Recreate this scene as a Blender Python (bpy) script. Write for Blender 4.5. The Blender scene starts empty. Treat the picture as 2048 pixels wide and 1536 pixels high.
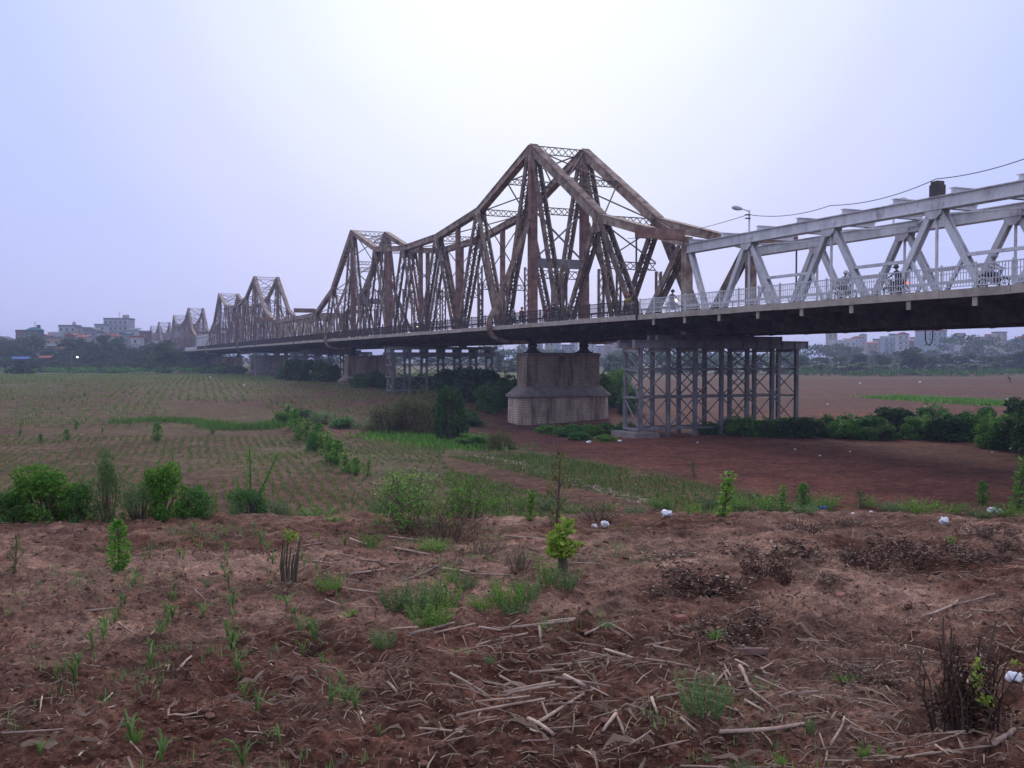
import bpy, bmesh, math, random
import numpy as np
from mathutils import Vector, Matrix

R = math.radians
scene = bpy.context.scene
COL = scene.collection

# ------------------------------------------------------------------ camera
ZC = 7.15                       # eye height above the river flat
FPX = 2048 * 35 / 36            # focal length in photograph pixels
PITCH = math.atan(50 / FPX)     # looking slightly down
cam_d = bpy.data.cameras.new('camera')
cam_d.lens = 35; cam_d.sensor_width = 36; cam_d.clip_start = 0.1; cam_d.clip_end = 9000
cam = bpy.data.objects.new('camera', cam_d); COL.objects.link(cam)
cam.location = (0, 0, ZC); cam.rotation_euler = (R(90) - PITCH, 0, 0)
scene.camera = cam

# ------------------------------------------------------------------ sky, sun, exposure
SUN_EL, SUN_AZ = R(24), R(1)    # veiled sun in front of the camera
world = bpy.data.worlds.new('World'); scene.world = world; world.use_nodes = True
wn = world.node_tree.nodes; wl = world.node_tree.links; wn.clear()
w_out = wn.new('ShaderNodeOutputWorld')
w_sky = wn.new('ShaderNodeTexSky'); w_sky.sky_type = 'NISHITA'; w_sky.sun_disc = False
w_sky.sun_elevation = SUN_EL; w_sky.sun_rotation = SUN_AZ
w_sky.air_density = 1.0; w_sky.dust_density = 1.0; w_sky.ozone_density = 2.0
w_bg1 = wn.new('ShaderNodeBackground'); w_bg1.inputs[1].default_value = 0.08
wl.new(w_sky.outputs[0], w_bg1.inputs[0])
# thin overcast veil: lavender sheet with a white glow round the hidden sun
w_tc = wn.new('ShaderNodeTexCoord')
w_dot = wn.new('ShaderNodeVectorMath'); w_dot.operation = 'DOT_PRODUCT'
w_dot.inputs[1].default_value = (math.sin(SUN_AZ) * math.cos(SUN_EL), math.cos(SUN_AZ) * math.cos(SUN_EL), math.sin(SUN_EL))
w_nrm = wn.new('ShaderNodeVectorMath'); w_nrm.operation = 'NORMALIZE'
wl.new(w_tc.outputs['Generated'], w_nrm.inputs[0]); wl.new(w_nrm.outputs[0], w_dot.inputs[0])
w_r = wn.new('ShaderNodeValToRGB'); w_r.color_ramp.interpolation = 'EASE'
e = w_r.color_ramp.elements
e[0].position = 0.0; e[0].color = (0.50, 0.55, 0.93, 1)
e[1].position = 1.0; e[1].color = (0.84, 0.82, 0.90, 1)
for p, c in ((0.80, (0.50, 0.54, 0.99, 1)), (0.885, (0.53, 0.575, 1.02, 1)), (0.935, (0.625, 0.64, 1.02, 1)), (0.965, (0.72, 0.735, 0.99, 1)), (0.988, (0.80, 0.80, 0.96, 1))):
    q = e.new(p); q.color = c
wl.new(w_dot.outputs['Value'], w_r.inputs[0])
w_noise = wn.new('ShaderNodeTexNoise'); w_noise.inputs['Scale'].default_value = 1.6; w_noise.inputs['Detail'].default_value = 3
w_map = wn.new('ShaderNodeMapping'); w_map.inputs['Scale'].default_value = (1, 1, 3.0)
wl.new(w_nrm.outputs[0], w_map.inputs[0]); wl.new(w_map.outputs[0], w_noise.inputs['Vector'])
w_mr = wn.new('ShaderNodeMapRange'); w_mr.inputs[3].default_value = 0.93; w_mr.inputs[4].default_value = 1.07
wl.new(w_noise.outputs['Fac'], w_mr.inputs[0])
# thin overcast brightens and whitens overhead; raised further out of view for more light
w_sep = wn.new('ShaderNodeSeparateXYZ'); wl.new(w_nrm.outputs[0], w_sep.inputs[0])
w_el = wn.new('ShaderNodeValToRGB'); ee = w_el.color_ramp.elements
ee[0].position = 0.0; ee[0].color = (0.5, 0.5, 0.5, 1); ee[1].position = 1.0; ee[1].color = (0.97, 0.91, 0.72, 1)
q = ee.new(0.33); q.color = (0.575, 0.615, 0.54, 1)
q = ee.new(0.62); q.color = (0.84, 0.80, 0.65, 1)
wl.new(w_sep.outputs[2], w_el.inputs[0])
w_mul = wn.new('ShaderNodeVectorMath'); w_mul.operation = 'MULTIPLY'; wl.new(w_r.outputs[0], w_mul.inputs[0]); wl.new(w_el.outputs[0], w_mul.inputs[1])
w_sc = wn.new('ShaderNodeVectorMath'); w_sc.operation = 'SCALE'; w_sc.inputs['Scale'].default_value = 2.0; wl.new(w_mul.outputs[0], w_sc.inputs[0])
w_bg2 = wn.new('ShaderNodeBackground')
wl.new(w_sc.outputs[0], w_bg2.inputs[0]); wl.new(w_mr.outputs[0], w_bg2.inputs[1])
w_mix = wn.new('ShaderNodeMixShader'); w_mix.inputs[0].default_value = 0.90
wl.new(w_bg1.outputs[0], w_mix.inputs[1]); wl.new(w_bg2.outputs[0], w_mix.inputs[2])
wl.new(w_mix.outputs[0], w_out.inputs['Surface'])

sun_d = bpy.data.lights.new('sun', 'SUN'); sun_d.energy = 1.5; sun_d.angle = R(10); sun_d.color = (1.0, 0.93, 0.84)
sun = bpy.data.objects.new('sun', sun_d); COL.objects.link(sun)
sun.location = (0, 60, 200)
sun.rotation_euler = (R(90) - SUN_EL, 0, R(180) - SUN_AZ)

scene.view_settings.view_transform = 'Standard'; scene.view_settings.look = 'None'
scene.view_settings.exposure = 0.0; scene.view_settings.gamma = 1.0
scene.view_settings.use_curve_mapping = False
scene.render.engine = 'CYCLES'
scene.cycles.use_denoising = True
scene.cycles.max_bounces = 5; scene.cycles.diffuse_bounces = 2; scene.cycles.glossy_bounces = 2
scene.cycles.transmission_bounces = 2; scene.cycles.transparent_max_bounces = 8; scene.cycles.volume_bounces = 1
scene.cycles.caustics_reflective = False; scene.cycles.caustics_refractive = False

# ------------------------------------------------------------------ helpers
rng = np.random.default_rng(7)
prnd = random.Random(11)

def link(o, parent=None):
    COL.objects.link(o)
    if parent is not None: o.parent = parent
    return o

def tag(o, label=None, cat=None, group=None, kind=None):
    if label: o['label'] = label
    if cat: o['category'] = cat
    if group: o['group'] = group
    if kind: o['kind'] = kind
    return o

def empty(name, loc=(0, 0, 0), rz=0, label=None, cat=None, group=None):
    o = bpy.data.objects.new(name, None); o.empty_display_size = 0.2
    o.location = loc; o.rotation_euler = (0, 0, rz); COL.objects.link(o)
    return tag(o, label, cat, group)

def copy_tree(o, parent=None):
    c = o.copy(); COL.objects.link(c); c.parent = parent
    for ch in list(o.children): copy_tree(ch, c)
    return c

def mesh_np(name, V, F, mats, smooth=False, col=None, fm=None):
    """V (n,3), F (m,k) uniform polygons"""
    V = np.asarray(V, dtype=np.float32); F = np.asarray(F, dtype=np.int32)
    me = bpy.data.meshes.new(name); m, k = F.shape
    me.vertices.add(len(V)); me.vertices.foreach_set('co', V.ravel())
    me.loops.add(m * k); me.loops.foreach_set('vertex_index', F.ravel())
    me.polygons.add(m); me.polygons.foreach_set('loop_start', np.arange(0, m * k, k, dtype=np.int32))
    me.polygons.foreach_set('loop_total', np.full(m, k, dtype=np.int32))
    if fm is not None: me.polygons.foreach_set('material_index', np.asarray(fm, dtype=np.int32))
    me.polygons.foreach_set('use_smooth', np.full(m, bool(smooth)))
    me.update(calc_edges=True)
    if col is not None:
        a = me.color_attributes.new('tint', 'FLOAT_COLOR', 'POINT')
        c = np.ones((len(V), 4), dtype=np.float32); c[:, :col.shape[1]] = col
        a.data.foreach_set('color', c.ravel())
    for mt in (mats if isinstance(mats, (list, tuple)) else [mats]): me.materials.append(mt)
    return me

def ob_np(name, V, F, mats, parent=None, **kw):
    return link(bpy.data.objects.new(name, mesh_np(name, V, F, mats, **kw)), parent)

class MB:
    """collects solid pieces into one mesh"""
    def __init__(s): s.v = []; s.f = []; s.m = []
    def add(s, vs, fs, m=0):
        b = len(s.v); s.v.extend([tuple(x) for x in vs])
        for f in fs: s.f.append(tuple(i + b for i in f)); s.m.append(m)
    def box(s, x0, x1, y0, y1, z0, z1, m=0):
        s.add([(x0, y0, z0), (x1, y0, z0), (x1, y1, z0), (x0, y1, z0), (x0, y0, z1), (x1, y0, z1), (x1, y1, z1), (x0, y1, z1)],
              [(0, 3, 2, 1), (4, 5, 6, 7), (0, 1, 5, 4), (1, 2, 6, 5), (2, 3, 7, 6), (3, 0, 4, 7)], m)
    def beam(s, p, q, w, h, side=(0, 1, 0), m=0, w2=None, h2=None):
        """bar from p to q; w along `side`, h across it"""
        p = Vector(p); q = Vector(q); a = (q - p)
        if a.length < 1e-6: return
        a.normalize(); e = Vector(side); e = e - a * e.dot(a)
        if e.length < 1e-4: e = a.orthogonal()
        e.normalize(); n = a.cross(e)
        vs = []
        for c, ww, hh in ((p, w, h), (q, w2 or w, h2 or h)):
            for i, j in ((-1, -1), (1, -1), (1, 1), (-1, 1)):
                vs.append(c + e * (i * ww / 2) + n * (j * hh / 2))
        s.add(vs, [(0, 1, 2, 3), (7, 6, 5, 4), (4, 5, 1, 0), (5, 6, 2, 1), (6, 7, 3, 2), (7, 4, 0, 3)], m)
    def tube(s, pts, rad, n=6, m=0, cap=True):
        pts = [Vector(p) for p in pts]; k = len(pts)
        if not isinstance(rad, (list, tuple)): rad = [rad] * k
        prev = None; rings = []
        for i, p in enumerate(pts):
            a = (pts[min(i + 1, k - 1)] - pts[max(i - 1, 0)])
            if a.length < 1e-9: a = Vector((0, 0, 1))
            a.normalize()
            e = (prev - a * prev.dot(a)) if prev is not None else a.orthogonal()
            if e.length < 1e-6: e = a.orthogonal()
            e.normalize(); prev = e; b = a.cross(e)
            rings.append([p + (e * math.cos(2 * math.pi * j / n) + b * math.sin(2 * math.pi * j / n)) * rad[i] for j in range(n)])
        vs = [x for r in rings for x in r]; fs = []
        for i in range(k - 1):
            for j in range(n):
                fs.append((i * n + j, i * n + (j + 1) % n, (i + 1) * n + (j + 1) % n, (i + 1) * n + j))
        if cap: fs.append(tuple(range(n - 1, -1, -1))); fs.append(tuple((k - 1) * n + j for j in range(n)))
        s.add(vs, fs, m)
    def prism(s, poly, axis_a, axis_b, base, depth, m=0):
        """extrude a 2-D polygon (a,b) centred on base along axis_a x axis_b"""
        A = Vector(axis_a); B = Vector(axis_b); N = A.cross(B) * (depth / 2); base = Vector(base); n = len(poly)
        vs = [base + A * a + B * b - N for a, b in poly] + [base + A * a + B * b + N for a, b in poly]
        fs = [tuple(range(n - 1, -1, -1)), tuple(range(n, 2 * n))] + [(i, (i + 1) % n, n + (i + 1) % n, n + i) for i in range(n)]
        s.add(vs, fs, m)
    def lathe(s, prof, c=(0, 0, 0), n=16, m=0, axis='z'):
        vs = []; fs = []; k = len(prof)
        for r, z in prof:
            for j in range(n):
                a = 2 * math.pi * j / n; x, y = r * math.cos(a), r * math.sin(a)
                p = (x, y, z) if axis == 'z' else (x, z, y)
                vs.append((c[0] + p[0], c[1] + p[1], c[2] + p[2]))
        for i in range(k - 1):
            for j in range(n):
                fs.append((i * n + j, i * n + (j + 1) % n, (i + 1) * n + (j + 1) % n, (i + 1) * n + j))
        fs.append(tuple(range(n - 1, -1, -1))); fs.append(tuple((k - 1) * n + j for j in range(n)))
        s.add(vs, fs, m)
    def mesh(s, name, mats, smooth=False):
        me = bpy.data.meshes.new(name); me.from_pydata(s.v, [], s.f)
        for mt in (mats if isinstance(mats, (list, tuple)) else [mats]): me.materials.append(mt)
        me.polygons.foreach_set('material_index', s.m)
        if smooth: me.polygons.foreach_set('use_smooth', [len(f) <= 4 for f in s.f])
        bm = bmesh.new(); bm.from_mesh(me); bmesh.ops.recalc_face_normals(bm, faces=bm.faces); bm.to_mesh(me); bm.free()
        me.update(); return me
    def build(s, name, mats, parent=None, smooth=False, loc=None):
        o = link(bpy.data.objects.new(name, s.mesh(name, mats, smooth)), parent)
        if loc: o.location = loc
        return o

# numpy value noise
_tab = np.random.default_rng(3).random((256, 256))
def vnoise(x, y):
    x = np.asarray(x, float); y = np.asarray(y, float)
    xi = np.floor(x).astype(int); yi = np.floor(y).astype(int); fx = x - xi; fy = y - yi
    fx = fx * fx * (3 - 2 * fx); fy = fy * fy * (3 - 2 * fy)
    a = _tab[xi & 255, yi & 255]; b = _tab[(xi + 1) & 255, yi & 255]; c = _tab[xi & 255, (yi + 1) & 255]; d = _tab[(xi + 1) & 255, (yi + 1) & 255]
    return (a * (1 - fx) + b * fx) * (1 - fy) + (c * (1 - fx) + d * fx) * fy - 0.5
def fbm(x, y, o=4, g=0.5):
    s = 0; a = 1
    for k in range(o): s = s + a * vnoise(x * 2 ** k + 17.3 * k, y * 2 ** k - 9.1 * k); a *= g
    return s
def sstep(a, b, x):
    t = np.clip((np.asarray(x, float) - a) / (b - a), 0, 1); return t * t * (3 - 2 * t)

# ------------------------------------------------------------------ materials
def mat(name):
    m = bpy.data.materials.new(name); m.use_nodes = True
    return m, m.node_tree.nodes, m.node_tree.links, m.node_tree.nodes['Principled BSDF']

def ramp(n, stops):
    r = n.new('ShaderNodeValToRGB'); e = r.color_ramp.elements
    e[0].position, e[0].color = stops[0][0], (*stops[0][1], 1); e[1].position, e[1].color = stops[-1][0], (*stops[-1][1], 1)
    for p, c in stops[1:-1]: q = e.new(p); q.color = (*c, 1)
    return r

def noise_mat(name, stops, scale=1.0, detail=6, rough=0.85, bump=0.0, bscale=None, stretch=(1, 1, 1), spec=0.2, metal=0.0, coord='Object', dist=0.02, jitter=0.0):
    m, n, l, b = mat(name)
    tc = n.new('ShaderNodeTexCoord'); mp = n.new('ShaderNodeMapping'); mp.inputs['Scale'].default_value = stretch
    l.new(tc.outputs[coord], mp.inputs[0])
    nz = n.new('ShaderNodeTexNoise'); nz.inputs['Scale'].default_value = scale; nz.inputs['Detail'].default_value = detail; nz.inputs['Roughness'].default_value = 0.62
    l.new(mp.outputs[0], nz.inputs['Vector'])
    r = ramp(n, stops); l.new(nz.outputs['Fac'], r.inputs[0])
    out = r.outputs[0]
    if jitter:
        oi = n.new('ShaderNodeObjectInfo'); mr = n.new('ShaderNodeMapRange'); mr.inputs[3].default_value = 1 - jitter; mr.inputs[4].default_value = 1 + jitter
        l.new(oi.outputs['Random'], mr.inputs[0])
        hs = n.new('ShaderNodeHueSaturation'); l.new(mr.outputs[0], hs.inputs['Value']); l.new(out, hs.inputs['Color']); out = hs.outputs[0]
    l.new(out, b.inputs['Base Color'])
    b.inputs['Roughness'].default_value = rough; b.inputs['Specular IOR Level'].default_value = spec; b.inputs['Metallic'].default_value = metal
    if bump:
        n2 = n.new('ShaderNodeTexNoise'); n2.inputs['Scale'].default_value = bscale or scale * 4; n2.inputs['Detail'].default_value = 5
        l.new(mp.outputs[0], n2.inputs['Vector'])
        bp = n.new('ShaderNodeBump'); bp.inputs['Strength'].default_value = bump; bp.inputs['Distance'].default_value = dist
        l.new(n2.outputs['Fac'], bp.inputs['Height']); l.new(bp.outputs[0], b.inputs['Normal'])
    return m

def leaf_mat(name, dark, light, trans=0.3, dry=None, rough=0.6):
    """leaf colour varies leaf by leaf through the tint attribute"""
    m, n, l, b = mat(name)
    at = n.new('ShaderNodeAttribute'); at.attribute_name = 'tint'
    sp = n.new('ShaderNodeSeparateColor'); l.new(at.outputs['Color'], sp.inputs[0])
    st = [(0.0, dark), (1.0, light)]
    if dry: st = [(0.0, dark), (0.86, light), (1.0, dry)]
    r = ramp(n, st); l.new(sp.outputs[0], r.inputs[0])
    oi = n.new('ShaderNodeObjectInfo'); mr = n.new('ShaderNodeMapRange'); mr.inputs[3].default_value = 0.82; mr.inputs[4].default_value = 1.18
    l.new(oi.outputs['Random'], mr.inputs[0])
    hs = n.new('ShaderNodeHueSaturation'); l.new(mr.outputs[0], hs.inputs['Value']); l.new(r.outputs[0], hs.inputs['Color'])
    l.new(hs.outputs[0], b.inputs['Base Color']); b.inputs['Roughness'].default_value = rough; b.inputs['Specular IOR Level'].default_value = 0.25
    tr = n.new('ShaderNodeBsdfTranslucent'); l.new(hs.outputs[0], tr.inputs[0])
    mx = n.new('ShaderNodeMixShader'); mx.inputs[0].default_value = trans
    l.new(b.outputs[0], mx.inputs[1]); l.new(tr.outputs[0], mx.inputs[2])
    l.new(mx.outputs[0], n['Material Output'].inputs['Surface'])
    return m

def emis(name, col, s):
    m, n, l, b = mat(name); b.inputs['Emission Color'].default_value = (*col, 1); b.inputs['Emission Strength'].default_value = s
    b.inputs['Base Color'].default_value = (*col, 1); return m

M = {}
M['rust'] = noise_mat('rusty_steel', [(0.25, (0.075, 0.047, 0.035)), (0.40, (0.21, 0.142, 0.105)), (0.53, (0.35, 0.26, 0.195)), (0.63, (0.46, 0.37, 0.29)), (0.74, (0.20, 0.105, 0.06))], scale=1.1, detail=9, rough=0.8, bump=0.25, bscale=9, jitter=0.14)
M['rust_dark'] = noise_mat('dark_rusted_lattice_steel', [(0.28, (0.055, 0.04, 0.033)), (0.45, (0.155, 0.11, 0.084)), (0.6, (0.28, 0.21, 0.16)), (0.75, (0.17, 0.095, 0.06))], scale=1.3, detail=9, rough=0.85, bump=0.2, bscale=9, jitter=0.16)
M['rust_red'] = noise_mat('red_rusted_steel', [(0.3, (0.12, 0.06, 0.045)), (0.5, (0.24, 0.135, 0.105)), (0.7, (0.33, 0.225, 0.185))], scale=1.2, detail=9, rough=0.85, bump=0.2, bscale=9, jitter=0.08)
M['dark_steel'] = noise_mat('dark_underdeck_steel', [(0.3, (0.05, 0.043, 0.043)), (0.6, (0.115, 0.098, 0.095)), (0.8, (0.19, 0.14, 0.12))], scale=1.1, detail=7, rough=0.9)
M['grey_steel'] = noise_mat('grey_painted_steel', [(0.22, (0.28, 0.26, 0.26)), (0.36, (0.52, 0.51, 0.515)), (0.5, (0.66, 0.65, 0.655)), (0.62, (0.72, 0.71, 0.71)), (0.70, (0.50, 0.40, 0.34)), (0.8, (0.30, 0.18, 0.13))], scale=1.5, detail=10, rough=0.65, bump=0.15, bscale=6, stretch=(1, 1, 0.5), jitter=0.1)
M['grey_trestle'] = noise_mat('weathered_grey_trestle_steel', [(0.25, (0.12, 0.115, 0.12)), (0.45, (0.22, 0.21, 0.215)), (0.62, (0.31, 0.30, 0.30)), (0.74, (0.22, 0.125, 0.09))], scale=1.0, detail=9, rough=0.7, bump=0.12, bscale=8, jitter=0.1)
M['fascia'] = noise_mat('weathered_concrete_edge', [(0.25, (0.26, 0.21, 0.17)), (0.5, (0.44, 0.38, 0.31)), (0.65, (0.52, 0.46, 0.38)), (0.8, (0.32, 0.18, 0.11))], scale=1.3, detail=9, rough=0.9, bump=0.2, bscale=12, jitter=0.06)
M['rail_rust'] = noise_mat('dark_railing_steel', [(0.3, (0.055, 0.042, 0.042)), (0.7, (0.12, 0.09, 0.085))], scale=3, rough=0.8)
M['rail_grey'] = noise_mat('pale_railing_steel', [(0.3, (0.55, 0.55, 0.56)), (0.7, (0.75, 0.75, 0.75))], scale=3, rough=0.6)
M['cable'] = noise_mat('black_cable_rubber', [(0.3, (0.02, 0.02, 0.022)), (0.7, (0.04, 0.04, 0.042))], rough=0.6)
M['lamp'] = noise_mat('lamp_housing', [(0.3, (0.40, 0.40, 0.40)), (0.7, (0.55, 0.55, 0.53))], rough=0.5)
M['concrete'] = noise_mat('concrete', [(0.3, (0.20, 0.17, 0.15)), (0.7, (0.33, 0.28, 0.25))], scale=2, rough=0.9, bump=0.3)
# ------------------------------------------------------------------ terrain
def g_base(X, Y):
    X = np.asarray(X, float); Y = np.asarray(Y, float)
    plate = ZC - 1.65 - 0.04 * np.clip(Y, -20, 20) + 0.10 * fbm(X / 3.1, Y / 3.1, 2)
    L = 1 - sstep(-8, 30, X)
    low = 1.2 + 1.7 * L * sstep(60, 185, Y) + 0.7 * (1 - L) * sstep(95, 320, Y)
    low = low - 1.25 * np.exp(-(((X - 1.5) / 13) ** 2 + ((Y - 100) / 15) ** 2))
    low = low + 0.18 * fbm(X / 17, Y / 17, 3)
    t = sstep(14.0, 21.0, Y + 0.9 * fbm(X / 2.3, Y / 9.0, 2))
    return plate * (1 - t) + low * t

ROW_A = (-0.30, 0.954)          # crop rows of the big field
ROW_B = (0.42, -0.907)          # crop rows of the strips beside the path
PATH_P, PATH_Q = (-6.2, 63.0), (6.2, 36.0)

def path_dist(X, Y):
    px, py = PATH_P; qx, qy = PATH_Q; L = math.hypot(qx - px, qy - py); dx, dy = (qx - px) / L, (qy - py) / L
    s = (X - px) * dx + (Y - py) * dy; d = (X - px) * dy - (Y - py) * dx
    return d, s / L

def g_fine(X, Y):
    """ground with clods, furrows and ploughing relief"""
    X = np.asarray(X, float); Y = np.asarray(Y, float)
    z = g_base(X, Y)
    near = 1 - sstep(13.5, 17, Y)
    rough_right = 0.6 + 0.9 * sstep(0.6, 3.0, X - 0.05 * Y)
    z = z + near * (0.075 * fbm(X * 1.7, Y * 1.7, 3) * rough_right + 0.075 * fbm(X * 5.5, Y * 5.5, 3, 0.6) + 0.045 * np.abs(fbm(X * 13, Y * 13, 2)) + 0.016 * fbm(X * 27, Y * 27, 2, 0.7))
    far = sstep(18, 24, Y) * (1 - sstep(140, 220, Y))
    rowc = (X * ROW_A[1] - Y * ROW_A[0]) / 0.55
    left = 1 - sstep(-4, 2, X - (-3.5 + 0.0 * Y))
    z = z + far * (left * 0.022 * np.cos(2 * np.pi * rowc) * (0.4 + np.clip(1.5 * fbm(X / 9, Y / 9, 2) + 0.4, 0, 1)) + 0.07 * fbm(X * 1.3, Y * 1.3, 3, 0.65))
    return z

def gz(x, y): return float(g_fine(np.array([x]), np.array([y]))[0])

def gp(px, py):
    """ground point seen at photograph pixel (px, py)"""
    cx = (px - 1024) / FPX; cy = (768 - py) / FPX
    c, s = math.cos(PITCH), math.sin(PITCH)
    d = np.array([cx, c + cy * s, -s + cy * c])
    t = np.concatenate([np.linspace(2, 30, 1400), np.linspace(30.05, 150, 2400), np.linspace(150.2, 900, 3000)])
    P = t[:, None] * d[None, :]; h = ZC + P[:, 2] - g_base(P[:, 0], P[:, 1])
    i = int(np.argmax(h < 0)) if (h < 0).any() else len(t) - 1
    x, y = float(P[i, 0]), float(P[i, 1])
    return x, y, gz(x, y)

def pxm(y): return y / FPX      # metres per photograph pixel at depth y

def zones(X, Y):
    """soil kind: r green cover, g dry straw tone, b red bare earth"""
    X = np.asarray(X, float); Y = np.asarray(Y, float)
    n1 = fbm(X / 6, Y / 6, 4); n2 = fbm(X / 2, Y / 2, 3)
    low = sstep(17, 22, Y)
    leftf = 1 - sstep(-6, 0, X - 0.02 * Y)
    d, s = path_dist(X, Y)
    green = low * leftf * (0.32 + 0.10 * sstep(70, 150, Y) + 0.3 * sstep(150, 260, Y) + 0.55 * np.clip(fbm(X / 14, Y / 20, 3), -0.3, 1))
    strip = low * np.exp(-((np.abs(d + 4.5)) / 4.0) ** 4) * sstep(-0.5, -0.2, s) * (1 - sstep(1.1, 1.5, s))
    stripr = low * np.exp(-((np.abs(d - 4.2)) / 3.0) ** 4) * sstep(-0.5, -0.2, s) * (1 - sstep(1.1, 1.5, s))
    green = np.maximum(green, 0.55 * stripr + 0.3 * np.clip(n2, -1, 1) * stripr)
    green = np.maximum(green, 0.50 * strip + 0.3 * np.clip(n2, -1, 1) * strip)
    # weedy balks between the far plots on the right
    balk = (np.abs(Y - 0.10 * X - 150) < 2.0) | (np.abs(Y - 0.12 * X - 196) < 4) | (np.abs(Y - 0.1 * X - 285) < 26)
    green = np.maximum(green, np.where(balk & (X > 8), 0.55, 0) * (0.75 + n2))
    green = np.maximum(green, 0.75 * sstep(300, 420, Y))
    pathm = np.exp(-(d / 1.1) ** 4) * sstep(-0.1, 0.02, s) * (1 - sstep(1.0, 1.2, s))
    near = 1 - low
    dry = near * np.clip(0.12 + 0.9 * fbm(X / 1.4 + 5, Y / 1.4, 4) + 0.55 * sstep(5.6, 8.0, Y) - 0.04, 0, 1)  # near plot: paler tone grows with distance from the camera
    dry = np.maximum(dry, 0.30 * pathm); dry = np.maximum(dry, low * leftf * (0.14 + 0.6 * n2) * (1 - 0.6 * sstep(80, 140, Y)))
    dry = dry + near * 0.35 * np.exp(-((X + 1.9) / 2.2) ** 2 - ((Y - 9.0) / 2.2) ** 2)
    red = low * sstep(0, 6, X - 0.02 * Y) * (1 - sstep(95, 140, Y)) * 0.8
    return np.stack([np.clip(green, 0, 1), np.clip(dry, 0, 1), np.clip(red, 0, 1)], 1)

def soil_material():
    m, n, l, b = mat('soil')
    at = n.new('ShaderNodeAttribute'); at.attribute_name = 'tint'
    sp = n.new('ShaderNodeSeparateColor'); l.new(at.outputs['Color'], sp.inputs[0])
    geo = n.new('ShaderNodeNewGeometry')
    n1 = n.new('ShaderNodeTexNoise'); n1.inputs['Scale'].default_value = 0.9; n1.inputs['Detail'].default_value = 10; n1.inputs['Roughness'].default_value = 0.7
    n2 = n.new('ShaderNodeTexNoise'); n2.inputs['Scale'].default_value = 14; n2.inputs['Detail'].default_value = 8; n2.inputs['Roughness'].default_value = 0.75
    n3 = n.new('ShaderNodeTexNoise'); n3.inputs['Scale'].default_value = 3.2; n3.inputs['Detail'].default_value = 8; n3.inputs['Roughness'].default_value = 0.8
    for q in (n1, n2, n3): l.new(geo.outputs['Position'], q.inputs['Vector'])
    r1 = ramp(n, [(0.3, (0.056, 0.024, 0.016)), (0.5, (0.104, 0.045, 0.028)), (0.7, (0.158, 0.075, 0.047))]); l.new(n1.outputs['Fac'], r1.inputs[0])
    r2 = ramp(n, [(0.3, (0.55, 0.52, 0.5)), (0.5, (1, 1, 1)), (0.72, (1.5, 1.48, 1.45))]); l.new(n2.outputs['Fac'], r2.inputs[0])
    mul = n.new('ShaderNodeMix'); mul.data_type = 'RGBA'; mul.blend_type = 'MULTIPLY'; mul.inputs[0].default_value = 1
    l.new(r1.outputs[0], mul.inputs[6]); l.new(r2.outputs[0], mul.inputs[7])
    def blend(prev, fac, stops, src, lo, hi):
        rr = ramp(n, stops); l.new(src, rr.inputs[0])
        ad = n.new('ShaderNodeMath'); ad.operation = 'ADD'; l.new(fac, ad.inputs[0]); l.new(src, ad.inputs[1])
        mr = n.new('ShaderNodeMapRange'); mr.inputs[1].default_value = lo; mr.inputs[2].default_value = hi; l.new(ad.outputs[0], mr.inputs[0])
        mx = n.new('ShaderNodeMix'); mx.data_type = 'RGBA'; l.new(mr.outputs[0], mx.inputs[0]); l.new(prev, mx.inputs[6]); l.new(rr.outputs[0], mx.inputs[7])
        return mx.outputs[2]
    c = mul.outputs[2]
    n4 = n.new('ShaderNodeTexNoise'); n4.inputs['Scale'].default_value = 2.6; n4.inputs['Detail'].default_value = 4; n4.inputs['Roughness'].default_value = 0.85; l.new(geo.outputs['Position'], n4.inputs['Vector'])
    n5 = n.new('ShaderNodeTexNoise'); n5.inputs['Scale'].default_value = 45; n5.inputs['Detail'].default_value = 4; n5.inputs['Roughness'].default_value = 0.8; l.new(geo.outputs['Position'], n5.inputs['Vector'])
    n6 = n.new('ShaderNodeTexNoise'); n6.inputs['Scale'].default_value = 0.55; n6.inputs['Detail'].default_value = 3; l.new(geo.outputs['Position'], n6.inputs['Vector'])
    c = blend(c, sp.outputs[2], [(0.3, (0.110, 0.038, 0.022)), (0.7, (0.220, 0.086, 0.050))], n3.outputs['Fac'], 0.6, 1.6)
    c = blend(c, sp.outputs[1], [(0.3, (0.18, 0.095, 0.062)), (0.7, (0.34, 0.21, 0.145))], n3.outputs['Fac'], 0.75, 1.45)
    c = blend(c, sp.outputs[0], [(0.3, (0.075, 0.080, 0.030)), (0.7, (0.135, 0.145, 0.05))], n3.outputs['Fac'], 0.6, 1.35)
    for q, st in ((n6, [(0.32, (0.72, 0.70, 0.70)), (0.5, (1, 1, 1)), (0.68, (1.22, 1.22, 1.22))]), (n4, [(0.30, (0.42, 0.42, 0.45)), (0.5, (0.95, 0.95, 0.95)), (0.68, (1.65, 1.62, 1.6))]), (n5, [(0.3, (0.42, 0.42, 0.43)), (0.5, (0.95, 0.95, 0.95)), (0.7, (1.8, 1.78, 1.72))])):
        rq = ramp(n, st); l.new(q.outputs['Fac'], rq.inputs[0]); mq = n.new('ShaderNodeMix'); mq.data_type = 'RGBA'; mq.blend_type = 'MULTIPLY'; mq.inputs[0].default_value = 1; l.new(c, mq.inputs[6]); l.new(rq.outputs[0], mq.inputs[7]); c = mq.outputs[2]
    l.new(c, b.inputs['Base Color']); b.inputs['Roughness'].default_value = 0.95; b.inputs['Specular IOR Level'].default_value = 0.1
    bp = n.new('ShaderNodeBump'); bp.inputs['Strength'].default_value = 0.6; bp.inputs['Distance'].default_value = 0.03
    l.new(n2.outputs['Fac'], bp.inputs['Height'])
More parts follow.
